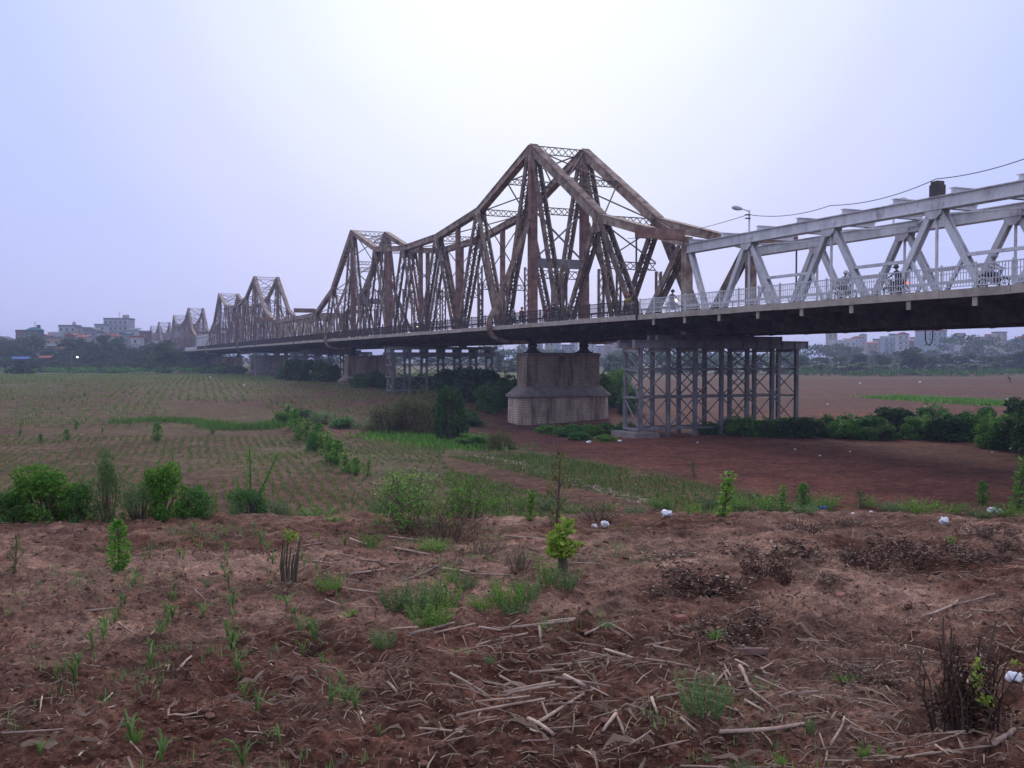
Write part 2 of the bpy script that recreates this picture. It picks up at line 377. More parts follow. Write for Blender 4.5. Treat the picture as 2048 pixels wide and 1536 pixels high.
    bp2 = n.new('ShaderNodeBump'); bp2.inputs['Strength'].default_value = 0.5; bp2.inputs['Distance'].default_value = 0.12
    l.new(n3.outputs['Fac'], bp2.inputs['Height']); l.new(bp.outputs[0], bp2.inputs['Normal']); l.new(bp2.outputs[0], b.inputs['Normal'])
    return m
M['soil'] = soil_material()

def build_ground():
    rr = np.concatenate([np.geomspace(0.04, 3.2, 18)[:-1], np.geomspace(3.2, 24, 470)[:-1], np.geomspace(24, 130, 380)[:-1], np.geomspace(130, 440, 150)[:-1], np.geomspace(440, 3400, 24)])
    fine = np.linspace(-42, 42, 600); a = np.concatenate([fine, np.linspace(44, 316, 60)[1:-1]])
    A = np.radians(a); na, nr = len(A), len(rr)
    X = np.outer(rr, np.sin(A)); Y = np.outer(rr, np.cos(A)); Z = g_fine(X.ravel(), Y.ravel())
    V = np.stack([X.ravel(), Y.ravel(), Z], 1)
    i = np.arange(nr - 1)[:, None]; j = np.arange(na)[None, :]; j2 = (j + 1) % na
    F = np.stack([(i * na + j), (i * na + j2), ((i + 1) * na + j2), ((i + 1) * na + j)], -1).reshape(-1, 4)[:, ::-1]
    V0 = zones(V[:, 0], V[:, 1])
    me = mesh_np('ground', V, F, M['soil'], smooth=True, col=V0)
    o = link(bpy.data.objects.new('ground', me)); tag(o, 'bare reddish brown farm soil of the river flat with crop rows', 'ground', kind='structure')
    return o
ground = build_ground()
# ------------------------------------------------------------------ bridge frame: local x runs along the bridge (away), y towards the camera side
TH = math.atan(862 / FPX)
BD = Vector((-math.sin(TH), math.cos(TH), 0)); BN = Vector((math.cos(TH), math.sin(TH), 0))
BO = Vector((2.16, 104.7, 0)); BROT = math.atan2(BD.y, BD.x)
def bw(u, v, z=0.0):
    p = BO + BD * u + BN * v; return Vector((p.x, p.y, z))
W = 6.08                        # spacing of the two trusses (near y=0, far y=-W)
ROAD = 4.5                      # width of each side road
Z_BOT, Z_DECK = 9.0, 10.54
def ZH(h): return h + ZC

def laced(mb, p, q, depth, b, fl=0.15, pitch=0.62, bar=0.085, m=0):
    """built-up member: two solid flanges joined by zigzag lacing on both faces"""
    p = Vector(p); q = Vector(q); a = (q - p); L = a.length; a.normalize(); e = Vector((0, 1, 0)); n = a.cross(e)
    for s in (-1, 1):                       # webs parallel to the truss with angle legs turned inwards
        mb.beam(p + e * (s * b / 2), q + e * (s * b / 2), 0.05, depth, m=m)
        for f in (-1, 1): mb.beam(p + e * (s * (b / 2 - fl / 2)) + n * (f * (depth / 2 - 0.02)), q + e * (s * (b / 2 - fl / 2)) + n * (f * (depth / 2 - 0.02)), fl, 0.035, m=m)
    k = max(4, int(L / pitch)); off = b / 2 - fl * 0.8
    for f in (-1, 1):
        for i in range(k):
            s = -1 if i % 2 else 1; c0 = n * (f * (depth / 2 - 0.055))
            mb.beam(p + a * (L * i / k) + e * (s * off) + c0, p + a * (L * (i + 1) / k) - e * (s * off) + c0, bar, 0.03, side=e, m=m)

def laced_y(mb, p, q, depth, bar=0.07, fl=0.09, th=0.12):
    """transverse lattice girder running across the bridge, lattice in the vertical plane"""
    p = Vector(p); q = Vector(q); a = q - p; L = a.length; a.normalize(); up = Vector((0, 0, 1)); side = a.cross(up).normalized()
    n = side.cross(a)
    for s in (-1, 1): mb.beam(p + n * (s * depth / 2), q + n * (s * depth / 2), th, fl, side=side)
    k = max(4, int(round(L / depth)))
    for i in range(k):
        s = -1 if i % 2 else 1
        mb.beam(p + a * (L * i / k) + n * (s * depth / 2), p + a * (L * (i + 1) / k) - n * (s * depth / 2), 0.05, bar, side=side)
        mb.beam(p + a * (L * i / k) - n * (s * depth / 2), p + a * (L * (i + 1) / k) + n * (s * depth / 2), 0.05, bar, side=side)

def both(mesh_, name, parent):
    """the member in the near truss and again in the far truss"""
    for y in (0, -W):
        o = link(bpy.data.objects.new(name, mesh_), parent); o.location = (0, y, 0)

def two_roads(fn, name, mats, parent, smooth=False):
    """a road-side piece built for the camera side and mirrored for the far side"""
    for sgn in (1, -1):
        mb = MB(); fn(mb, (lambda w: w) if sgn > 0 else (lambda w: -W - w)); mb.build(name, mats, parent, smooth)

def road_deck(parent, u0, u1, step, steel, edge, rail, bracket_tip=True, pickets=0.17):
    n = max(1, int(round((u1 - u0) / step))); st = (u1 - u0) / n
    pan = max(1, n // 2)
    def slab(mb, Y):
        mb.box(u0, u1, min(Y(-0.5), Y(ROAD - 0.02)), max(Y(-0.5), Y(ROAD - 0.02)), Z_DECK - 0.22, Z_DECK - 0.02)
        for w in (1.2, 2.4, 3.5): mb.beam((u0, Y(w), Z_DECK - 0.4), (u1, Y(w), Z_DECK - 0.4), 0.16, 0.36)
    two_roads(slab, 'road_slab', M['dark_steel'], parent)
    for i in range(n):                      # edge beam pieces
        a, b = u0 + i * st, u0 + (i + 1) * st - 0.025
        dz = prnd.uniform(-0.015, 0.015)
        def fas(mb, Y): mb.box(a, b, min(Y(ROAD - 0.02), Y(ROAD + 0.14)), max(Y(ROAD - 0.02), Y(ROAD + 0.14)), Z_DECK - 0.40 + dz, Z_DECK + dz)
        two_roads(fas, 'edge_beam', edge, parent)
    for i in range(n):                      # cantilever brackets below the road
        u = u0 + (i + 0.5) * st
        def br(mb, Y):
            pts = [(0.1, Z_DECK - 0.58), (ROAD - 0.05, Z_DECK - 0.58), (ROAD - 0.05, Z_DECK - 0.82), (3.3, Z_DECK - 0.98), (2.2, Z_DECK - 1.18), (1.2, Z_DECK - 1.42), (0.1, Z_BOT - 0.02)]
            mb.prism([(Y(w), z) for w, z in pts], (0, 1, 0), (0, 0, 1), (u, 0, 0), 0.05)
            for (w0, z0), (w1, z1) in zip(pts[2:-1], pts[3:]): mb.beam((u, Y(w0), z0), (u, Y(w1), z1), 0.26, 0.04, side=(1, 0, 0))
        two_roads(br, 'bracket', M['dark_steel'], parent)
        if bracket_tip:
            def tip(mb, Y): mb.box(u - 0.14, u + 0.14, min(Y(ROAD - 0.04), Y(ROAD + 0.02)), max(Y(ROAD - 0.04), Y(ROAD + 0.02)), Z_DECK - 0.86, Z_DECK - 0.41)
            two_roads(tip, 'bracket_end_plate', edge, parent)
    for i in range(pan):                    # railing bays
        a, b = u0 + (u1 - u0) * i / pan, u0 + (u1 - u0) * (i + 1) / pan
        def rl(mb, Y):
            y = Y(ROAD - 0.05)
            for z, t in ((1.12, 0.06), (0.78, 0.035), (0.42, 0.035), (0.12, 0.04)): mb.beam((a, y, Z_DECK + z), (b, y, Z_DECK + z), t, t)
            k = max(1, int((b - a) / 1.9))
            for q in range(k + 1):
                x = a + (b - a) * q / k - (0.04 if q == k else 0)
                mb.beam((x, y, Z_DECK - 0.3), (x, y, Z_DECK + 1.24), 0.075, 0.075)
            if pickets:
                k = int((b - a) / pickets)
                for q in range(k): mb.beam((a + (q + 0.5) * pickets, y, Z_DECK + 0.12), (a + (q + 0.5) * pickets, y, Z_DECK + 1.12), 0.03, 0.03)
        two_roads(rl, 'railing', rail, parent)
    # inner guard pipe beside the truss and the rail floor between the trusses
    def pipe(mb, Y):
        mb.beam((u0, Y(0.42), Z_DECK + 0.72), (u1, Y(0.42), Z_DECK + 0.72), 0.12, 0.12); mb.beam((u0, Y(0.42), Z_DECK + 0.3), (u1, Y(0.42), Z_DECK + 0.3), 0.05, 0.05)
        k = int((u1 - u0) / 3)
        for q in range(k + 1):
            x = u0 + (u1 - u0) * q / k; mb.beam((x, Y(0.42), Z_DECK - 0.1), (x, Y(0.42), Z_DECK + 0.72), 0.06, 0.06)
    two_roads(pipe, 'guard_pipe', rail, parent)
    mb = MB()
    for w in (-1.9, -4.2): mb.beam((u0, w, Z_DECK - 0.75), (u1, w, Z_DECK - 0.75), 0.3, 0.7)
    mb.build('stringer', M['dark_steel'], parent)
    mb = MB(); mb.box(u0, u1, -W + 0.4, -0.4, Z_DECK - 0.38, Z_DECK - 0.30); mb.build('rail_floor', M['dark_steel'], parent)
    mb = MB()
    for w in (-2.5, -3.5): mb.beam((u0, w, Z_DECK - 0.2), (u1, w, Z_DECK - 0.2), 0.07, 0.16)
    mb.build('rail', M['rail_rust'], parent)
    for i in range(n + 1):
        u = min(max(u0 + i * st, u0 + 0.2), u1 - 0.2); mb = MB(); mb.beam((u, -0.3, Z_BOT + 0.55), (u, -W + 0.3, Z_BOT + 0.55), 0.3, 0.9, side=(1, 0, 0)); mb.build('floor_beam', M['dark_steel'], parent)

# ------------------------------------------------------------------ brown cantilever truss pair
TOP = [(-29, 9.5), (-15, 13.2), (0, 22.4), (15, 17.9), (30, 16.5), (45, 16.5), (60, 17.9), (75, 22.4), (90, 13.2), (104, 9.5)]
def top_h(u):
    for (a, h), (b, k) in zip(TOP, TOP[1:]):
        if a <= u <= b: return h + (k - h) * (u - a) / (b - a)
    return 9.5

def make_cantilever():
    root = empty('cantilever_truss', bw(0, 0), BROT)
    rs = M['rust']
    for (a, h), (b, k) in zip(TOP, TOP[1:]):
        mb = MB(); p, q = (a, 0, ZH(h) - 0.35), (b, 0, ZH(k) - 0.35)
        d = 0.75 if abs(h - k) < 8 else 0.95
        for s in (-1, 1): mb.beam(Vector(p) + Vector((0, s * 0.3, 0)), Vector(q) + Vector((0, s * 0.3, 0)), 0.10, d)
        e = (Vector(q) - Vector(p)).normalized().cross(Vector((0, 1, 0)));  e = e if e.z > 0 else -e
        mb.beam(Vector(p) + e * d * 0.47, Vector(q) + e * d * 0.47, 0.86, 0.07)
        mb.beam(Vector(p) - e * d * 0.47, Vector(q) - e * d * 0.47, 0.80, 0.06)
        both(mb.mesh('top_chord', rs), 'top_chord', root)
    bn = [-29, -22.5, -7.5, 7.5, 22.5, 37.5, 52.5, 67.5, 82.5, 97.5, 104]
    for a, b in zip(bn, bn[1:]):
        mb = MB(); zz = Z_BOT + 0.62
        for s in (-1, 1): mb.beam((a, s * 0.24, zz), (b, s * 0.24, zz), 0.08, 1.24)
        for z in (Z_BOT, Z_BOT + 1.24): mb.beam((a, 0, z), (b, 0, z), 0.72, 0.07)
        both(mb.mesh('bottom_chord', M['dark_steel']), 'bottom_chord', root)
    zb = Z_BOT + 0.6
    for u, h in TOP[1:-1]:
        tower = u in (0, 75)
        for s in (-1, 1):
            mb = MB(); w = 0.62 if not tower else 0.7
            laced(mb, (u + s * 0.45, 0, ZH(h) - 0.75), (u + s * 7.3, 0, zb), w, 0.82, fl=0.15, pitch=0.72, bar=0.1)
            both(mb.mesh('diagonal', M['rust_dark']), 'diagonal', root)
    for u, s in ((-29, 1), (104, -1)):
        mb = MB(); laced(mb, (u + s * 0.5, 0, ZH(9.3) - 0.5), (u + s * 6.4, 0, zb), 0.6, 0.8, fl=0.15, pitch=0.72, bar=0.1)
        both(mb.mesh('end_diagonal', M['rust_dark']), 'end_diagonal', root)
        mb = MB()
        for t in (-1, 1): mb.beam((u + t * 0.3, 0, Z_BOT), (u + t * 0.3, 0, ZH(9.5)), 0.6, 0.14)
        mb.beam((u, 0.28, Z_BOT), (u, 0.28, ZH(9.5)), 0.05, 0.55); mb.beam((u, -0.28, Z_BOT), (u, -0.28, ZH(9.5)), 0.05, 0.55)
        both(mb.mesh('end_post', rs), 'end_post', root)
    for u in (0, 75):                       # tower posts
        mb = MB(); zt = ZH(22.2)
        for t in (-1, 1): mb.beam((u + t * 0.44, 0, Z_BOT), (u + t * 0.30, 0, zt), 0.75, 0.16)
        mb.beam((u, 0.34, Z_BOT), (u, 0.34, zt), 0.06, 0.80, h2=0.5); mb.beam((u, -0.34, Z_BOT), (u, -0.34, zt), 0.06, 0.80, h2=0.5)
        both(mb.mesh('tower_post', M['rust_red']), 'tower_post', root)
    for u in (22.5, 37.5, 52.5):
        mb = MB(); zt = ZH(top_h(u)) - 0.7
        for t in (-1, 1): mb.beam((u + t * 0.24, 0, zb), (u + t * 0.24, 0, zt), 0.5, 0.12)
        mb.beam((u, 0.2, zb), (u, 0.2, zt), 0.05, 0.4); mb.beam((u, -0.2, zb), (u, -0.2, zt), 0.05, 0.4)
        both(mb.mesh('vertical_post', M['rust_red']), 'vertical_post', root)
    for u in (-15, 15, 30, 45, 60, 90):     # light lattice hangers under the upper nodes
        mb = MB(); h = top_h(u) * 0.62
        laced(mb, (u, 0, ZH(h)), (u, 0, Z_BOT + 1.2), 0.34, 0.55, fl=0.07, pitch=0.6, bar=0.06)
        both(mb.mesh('lattice_hanger', M['rust_dark']), 'lattice_hanger', root)
    for u in (-7.5, 7.5, 67.5, 82.5):
        mb = MB(); zt = ZH(top_h(u)) - 0.7; zm = ZH(9.2)
        laced(mb, (u, 0, zm), (u, 0, zb), 0.3, 0.5, fl=0.07, pitch=0.6, bar=0.06)
        both(mb.mesh('lattice_hanger', M['rust_dark']), 'lattice_hanger', root)
    # gusset plates
    for u, h in TOP[1:-1]:
        mb = MB(); c = (u, 0, ZH(h) - 0.75)
        for s in (-1, 1): mb.prism([(-0.95, 0.25), (0.95, 0.25), (1.0, -0.35), (0.45, -0.95), (-0.45, -0.95), (-1.0, -0.35)], (1, 0, 0), (0, 0, 1), (c[0], s * 0.38, c[2]), 0.04)
        both(mb.mesh('gusset_plate', rs), 'gusset_plate', root)
    for u in bn[1:-1]:
        mb = MB()
        for s in (-1, 1): mb.prism([(-1.1, -0.1), (1.1, -0.1), (1.1, 0.7), (0.6, 1.5), (-0.6, 1.5), (-1.1, 0.7)], (1, 0, 0), (0, 0, 1), (u, s * 0.36, Z_BOT + 0.3), 0.04)
        both(mb.mesh('gusset_plate', M['dark_steel']), 'gusset_plate', root)
    # transverse lattice girders and bracing between the trusses
    def cross(u, z, d, m=M['rust_dark'], nm='sway_girder'):
        mb = MB(); laced_y(mb, (u, -0.3, z), (u, -W + 0.3, z), d); mb.build(nm, m, root)
    def xb(a, b, za, zb_, t=0.13):
        mb = MB(); mb.beam((a, -0.2, za), (b, -W + 0.2, zb_), t, t * 0.8); mb.build('lateral_brace', M['rust_dark'], root)
        mb = MB(); mb.beam((a, -W + 0.2, za - t), (b, -0.2, zb_ - t), t, t * 0.8); mb.build('lateral_brace', M['rust_dark'], root)
    for u in (0, 75):
        for h, d in ((21.9, 0.8), (15.6, 0.7), (8.9, 0.8)): cross(u, ZH(h), d)
        mb = MB(); mb.box(u - 0.07, u + 0.07, -W + 0.4, -0.4, ZH(9.6), ZH(10.6)); mb.build('portal_plate', M['grey_trestle'], root)
        for (y0, y1) in ((-0.4, -W + 0.4), (-W + 0.4, -0.4)):
            mb = MB(); mb.beam((u + (0.14 if y0 > y1 else -0.14), y0, ZH(10.6)), (u + (0.14 if y0 > y1 else -0.14), y1, ZH(15.3)), 0.2, 0.14, side=(1, 0, 0)); mb.build('sway_brace', M['grey_trestle'], root)
    for u, h in TOP[1:-1]:
        if u in (0, 75): continue
        cross(u, ZH(h) - 0.5, 0.7); cross(u, ZH(8.6), 0.65)
        for (y0, y1) in ((-0.4, -W + 0.4), (-W + 0.4, -0.4)):
            dx = 0.1 if y0 > y1 else -0.1
            mb = MB(); mb.beam((u + dx, y0, ZH(9.0)), (u + dx, y1, ZH(h) - 1.0), 0.12, 0.1, side=(1, 0, 0)); mb.build('sway_brace', M['rust_dark'], root)
    for i, ((a, h), (b, k)) in enumerate(zip(TOP, TOP[1:])):
        if abs(h - k) > 6 or 4 < abs(h - k):
            mid, hm = (a + b) / 2, (h + k) / 2
            cross(mid, ZH(hm) - 0.35, 0.6); xb(a, mid, ZH(h) - 0.3, ZH(hm) - 0.3); xb(mid, b, ZH(hm) - 0.3, ZH(k) - 0.3)
        else: xb(a, b, ZH(h) - 0.3, ZH(k) - 0.3)
    # curved outer ribs hung from the tower round each road
    for u in (0, 75):
        pts = [(0.35, 14.6), (1.9, 10.9), (3.35, 7.4), (4.35, 5.2), (4.78, 4.3), (4.98, 3.6), (4.92, 2.95), (4.55, 2.35), (3.9, 1.98), (2.9, 1.80), (1.6, 1.75), (0.3, 1.8)]
        def rib(mb, Y):
            for (a, h), (b, k) in zip(pts, pts[1:]):
                w0 = 0.5 + 0.05 * a
                for s in (-1, 1): mb.beam((u + s * 0.26, Y(a), ZH(h)), (u + s * 0.26, Y(b), ZH(k)), 0.07, 0.34, side=(1, 0, 0))
                mb.beam((u, Y(a), ZH(h)), (u, Y(b), ZH(k)), 0.5, 0.1, side=(1, 0, 0))
        two_roads(rib, 'road_rib', M['rust'], root)
    # arm over the road at the ends of the truss with its outer hanger rod
    for u in (-29, 104):
        def arm(mb, Y): mb.box(u - 0.16, u + 0.16, min(Y(0.3), Y(4.6)), max(Y(0.3), Y(4.6)), ZH(9.25), ZH(10.1))
        two_roads(arm, 'road_portal_arm', M['rust_red'], root)
        def rod(mb, Y): mb.beam((u, Y(4.56), Z_DECK - 0.35), (u, Y(4.56), ZH(9.3)), 0.1, 0.1)
        two_roads(rod, 'portal_rod', M['rail_rust'], root)
    road_deck(root, -29, 104, 3.8, rs, M['fascia'], M['rail_rust'], False)
    return root

CANT = [(0, 'brown rusted cantilever truss over the pale stone pier beside the grey span, peaks highest', ),
        (181, 'brown rusted cantilever truss standing second along the bridge, past the low brown span', ),
        (362, 'hazy brown cantilever truss third along the bridge, past the low grey span', ),
        (543, 'faint hazy cantilever truss at the far end of the bridge', )]
proto = make_cantilever()
for i, (u, lab) in enumerate(CANT):
    o = proto if i == 0 else copy_tree(proto)
    o.location = bw(u, 0); tag(o, lab, 'bridge truss', 'twin-peaked cantilever trusses of the bridge')

# ------------------------------------------------------------------ suspended low span
def make_low_span(name, metal, edge, rail, gap=46.0, pan=7.66, h=9.3):
    root = empty(name, bw(105, 0), BROT)
    n = int(round(gap / pan)); pan = gap / n; zt = ZH(h) - 0.35; zb = Z_BOT + 0.6
    for i in range(n):
        mb = MB(); mb.beam((i * pan, 0, zt), ((i + 1) * pan, 0, zt), 0.55, 0.7); mb.beam((i * pan, 0, zt + 0.36), ((i + 1) * pan, 0, zt + 0.36), 0.75, 0.05)
        both(mb.mesh('top_chord', metal), 'top_chord', root)
        mb = MB(); mb.beam((i * pan, 0, zb), ((i + 1) * pan, 0, zb), 0.6, 1.2); both(mb.mesh('bottom_chord', M['dark_steel']), 'bottom_chord', root)
        for s in (0, 1):
            mb = MB(); a = (i * pan + (0.3 if s == 0 else pan - 0.3), 0, zb); b = (i * pan + pan / 2 + (-0.3 if s == 0 else 0.3), 0, zt - 0.2)
            laced(mb, a, b, 0.42, 0.34, fl=0.08, pitch=0.9, bar=0.06); both(mb.mesh('diagonal', metal), 'diagonal', root)
    for i in range(n + 1):
        u = min(max(i * pan, 0.3), gap - 0.3); mb = MB(); mb.beam((u, 0, zb), (u, 0, zt - 0.2), 0.32, 0.6, h2=0.3); both(mb.mesh('vertical_post', metal), 'vertical_post', root)
        mb = MB(); mb.beam((u, -0.2, zt + 0.15), (u, -W + 0.2, zt + 0.15), 0.3, 0.5, side=(1, 0, 0)); mb.build('top_cross_beam', metal, root)
    road_deck(root, 0.05, gap - 0.05, 3.8, metal, edge, rail, False)
    return root
low = make_low_span('suspended_span', M['rust'], M['fascia'], M['rail_rust']); tag(low, 'low brown flat-topped span between the first two cantilever trusses', 'bridge span', 'low flat spans of the bridge')
low2 = make_low_span('suspended_span', M['grey_steel'], M['fascia'], M['rail_grey'])
low2.location = bw(286, 0); tag(low2, 'low grey flat-topped span between the second and third cantilever trusses', 'bridge span', 'low flat spans of the bridge')
low3 = copy_tree(low); low3.location = bw(467, 0); tag(low3, 'hazy low brown span in front of the farthest cantilever truss', 'bridge span', 'low flat spans of the bridge')

# ------------------------------------------------------------------ grey Warren span on the right
def make_grey_span():
    root = empty('grey_warren_span', bw(-29.3, 0), BROT, 'grey painted truss span carrying street lamps, beside the brown cantilever truss', 'bridge span', 'low flat spans of the bridge')
    gm = M['grey_steel']; zt = ZH(8.58); zb = Z_BOT + 0.6
    P = 8.45; tops = [-7.6 - P * i for i in range(8)]; bots = [-3.4 - P * i for i in range(9)]; end = bots[-1] - 3.6
    nodes = [0.0] + tops + [end]
    for a, b in zip(nodes, nodes[1:]):
        mb = MB()
        for s in (-1, 1): mb.beam((a, s * 0.24, zt), (b, s * 0.24, zt), 0.07, 0.66)
        mb.beam((a, 0, zt + 0.34), (b, 0, zt + 0.34), 0.80, 0.05); mb.beam((a, 0, zt - 0.34), (b, 0, zt - 0.34), 0.72, 0.05)
        both(mb.mesh('top_chord', gm), 'top_chord', root)
        mb = MB(); mb.beam((a, 0, zb), (b, 0, zb), 0.55, 1.2); both(mb.mesh('bottom_chord', M['dark_steel']), 'bottom_chord', root)
    def dg(a, b, za, zb_, w=0.36):
        mb = MB()
        for s in (-1, 1): mb.beam((a, s * 0.17, za), (b, s * 0.17, zb_), 0.05, w)
        d = (Vector((b, 0, zb_)) - Vector((a, 0, za))).normalized(); n = d.cross(Vector((0, 1, 0)))
        mb.beam(Vector((a, 0, za)) , Vector((b, 0, zb_)), 0.32, 0.05)
        both(mb.mesh('diagonal', gm), 'diagonal', root)
    dg(-0.3, bots[0] + 0.4, zt - 0.3, zb)
    for t, b0, b1 in zip(tops, bots, bots[1:]):
        dg(t + 0.25, b0 - 0.4, zt - 0.3, zb); dg(t - 0.25, b1 + 0.4, zt - 0.3, zb)
        mb = MB(); mb.beam((t, 0, zt - 0.3), (t, 0, zb), 0.12, 0.12); both(mb.mesh('hanger', gm), 'hanger', root)
        mb = MB()
        for s in (-1, 1): mb.prism([(-0.7, 0.1), (0.7, 0.1), (0.55, -0.5), (0.2, -0.75), (-0.2, -0.75), (-0.55, -0.5)], (1, 0, 0), (0, 0, 1), (t, s * 0.30, zt - 0.1), 0.03)
        both(mb.mesh('gusset_plate', gm), 'gusset_plate', root)
    dg(end + 0.3, bots[-1] - 0.4, zt - 0.3, zb)
    for k, b in enumerate(bots[1:-1]):      # sub-struts and mid-height tie in each V
        zm = Z_DECK + 2.2; f = (zm - zb) / (zt - 0.3 - zb); x = 0.4 + f * (P / 2 - 0.65)
        mb = MB(); mb.beam((b - x, 0, zm), (b + x, 0, zm), 0.2, 0.18); both(mb.mesh('mid_tie', gm), 'mid_tie', root)
        for s in (-1, 1):
            mb = MB(); mb.beam((b + s * x, 0, zm), (b + s * (x + 1.55), 0, Z_DECK - 0.2), 0.18, 0.2); both(mb.mesh('sub_strut', gm), 'sub_strut', root)
        mb = MB()
        for s in (-1, 1): mb.prism([(-0.9, -0.3), (0.9, -0.3), (0.9, 0.3), (0.4, 1.0), (-0.4, 1.0), (-0.9, 0.3)], (1, 0, 0), (0, 0, 1), (b, s * 0.31, zb), 0.03)
        both(mb.mesh('gusset_plate', M['dark_steel']), 'gusset_plate', root)
    u = -0.4; i = 0
    while u > end:                          # deep cross beams lying on the two top chords
        mb = MB(); z0 = zt + 0.37
        mb.box(u - 0.06, u + 0.06, -W - 0.2, 0.25, z0, z0 + 0.30); mb.box(u - 0.2, u + 0.2, -W - 0.2, 0.25, z0 + 0.30, z0 + 0.34); mb.box(u - 0.2, u + 0.2, -W - 0.2, 0.25, z0, z0 + 0.04)
        mb.build('top_cross_beam', gm, root); u -= P / 2; i += 1
    a = -0.4
    for k in range(8):
        for s in (0, 1):
            mb = MB(); ya, yb = (-0.2, -W + 0.2) if s == 0 else (-W + 0.2, -0.2)
            mb.beam((a - P * k, ya, zt + 0.1 * s), (a - P * (k + 1), yb, zt + 0.1 * s), 0.16, 0.1); mb.build('lateral_brace', gm, root)
    road_deck(root, end, -0.05, 4.22, gm, M['fascia'], M['rail_grey'])
    return root, zt, tops, end
grey, G_ZT, G_TOPS, G_END = make_grey_span()
GU = -29.3

# ------------------------------------------------------------------ masonry piers
def masonry(nm, k):
    m, n, l, b = mat(nm)
    tc = n.new('ShaderNodeTexCoord'); sx = n.new('ShaderNodeSeparateXYZ'); l.new(tc.outputs['Object'], sx.inputs[0])
    ad = n.new('ShaderNodeMath'); l.new(sx.outputs[0], ad.inputs[0]); l.new(sx.outputs[1], ad.inputs[1])
    cb = n.new('ShaderNodeCombineXYZ'); l.new(ad.outputs[0], cb.inputs[0]); l.new(sx.outputs[2], cb.inputs[1])
    br = n.new('ShaderNodeTexBrick'); br.inputs['Scale'].default_value = 1.0; br.inputs['Brick Width'].default_value = 0.62; br.inputs['Row Height'].default_value = 0.24
    br.inputs['Mortar Size'].default_value = 0.02; br.inputs['Mortar Smooth'].default_value = 0.3; br.inputs['Bias'].default_value = -0.2
    br.inputs['Color1'].default_value = (0.37 * k, 0.29 * k, 0.222 * k, 1); br.inputs['Color2'].default_value = (0.31 * k, 0.24 * k, 0.185 * k, 1); br.inputs['Mortar'].default_value = (0.15 * k, 0.118 * k, 0.098 * k, 1)
    l.new(cb.outputs[0], br.inputs['Vector'])
    nz = n.new('ShaderNodeTexNoise'); nz.inputs['Scale'].default_value = 0.55; nz.inputs['Detail'].default_value = 8; nz.inputs['Roughness'].default_value = 0.7
    mp = n.new('ShaderNodeMapping'); mp.inputs['Scale'].default_value = (1, 1, 0.45); l.new(tc.outputs['Object'], mp.inputs[0]); l.new(mp.outputs[0], nz.inputs['Vector'])
    r = ramp(n, [(0.28, (0.45, 0.42, 0.42)), (0.5, (1, 0.98, 0.95)), (0.7, (1.35, 1.3, 1.25))]); l.new(nz.outputs['Fac'], r.inputs[0])
    mx = n.new('ShaderNodeMix'); mx.data_type = 'RGBA'; mx.blend_type = 'MULTIPLY'; mx.inputs[0].default_value = 1
    l.new(br.outputs['Color'], mx.inputs[6]); l.new(r.outputs[0], mx.inputs[7])
    ns = n.new('ShaderNodeTexNoise'); ns.inputs['Scale'].default_value = 1.3; ns.inputs['Detail'].default_value = 7; ns.inputs['Roughness'].default_value = 0.7
    ms = n.new('ShaderNodeMapping'); ms.inputs['Scale'].default_value = (1, 1, 0.12); l.new(tc.outputs['Object'], ms.inputs[0]); l.new(ms.outputs[0], ns.inputs['Vector'])
    rs_ = ramp(n, [(0.38, (0.30, 0.27, 0.28)), (0.52, (1, 1, 1)), (0.75, (1.25, 1.22, 1.15))]); l.new(ns.outputs['Fac'], rs_.inputs[0])
    m2 = n.new('ShaderNodeMix'); m2.data_type = 'RGBA'; m2.blend_type = 'MULTIPLY'; m2.inputs[0].default_value = 0.85; l.new(mx.outputs[2], m2.inputs[6]); l.new(rs_.outputs[0], m2.inputs[7]); l.new(m2.outputs[2], b.inputs['Base Color'])
    b.inputs['Roughness'].default_value = 0.95; b.inputs['Specular IOR Level'].default_value = 0.1
    bp = n.new('ShaderNodeBump'); bp.inputs['Strength'].default_value = 0.7; bp.inputs['Distance'].default_value = 0.04; l.new(br.outputs['Fac'], bp.inputs['Height']); bp.invert = True
    l.new(bp.outputs[0], b.inputs['Normal'])
    return m
M['masonry'] = masonry('dark_coursed_masonry', 1.05)
M['masonry_pale'] = masonry('pale_coursed_masonry', 1.5)
M['cap_stone'] = noise_mat('grey_cap_stone', [(0.3, (0.15, 0.12, 0.11)), (0.55, (0.26, 0.21, 0.19)), (0.75, (0.36, 0.30, 0.27))], scale=1.4, detail=8, rough=0.95, bump=0.3)
M['bearing'] = noise_mat('black_cast_iron', [(0.3, (0.02, 0.018, 0.018)), (0.7, (0.045, 0.04, 0.04))], rough=0.8)

def rounded_loop(hx, hy, c, n=4):
    pts = []
    for sx, sy, a0 in ((1, 1, 0), (-1, 1, 90), (-1, -1, 180), (1, -1, 270)):
        for k in range(n + 1):
            a = R(a0 + 90 * k / n); pts.append((sx * (hx - c) + c * math.cos(a), sy * (hy - c) + c * math.sin(a)))
    return pts
def stack(mb, levels, cy):
    loops = [[(x, y + cy, z) for x, y in rounded_loop(hx, hy, c)] for hx, hy, c, z in levels]; n = len(loops[0]); vs = [p for L in loops for p in L]; fs = []
    for i in range(len(loops) - 1):
        for j in range(n): fs.append((i * n + j, i * n + (j + 1) % n, (i + 1) * n + (j + 1) % n, (i + 1) * n + j))
    fs.append(tuple(range(n - 1, -1, -1))); fs.append(tuple((len(loops) - 1) * n + j for j in range(n))); mb.add(vs, fs)

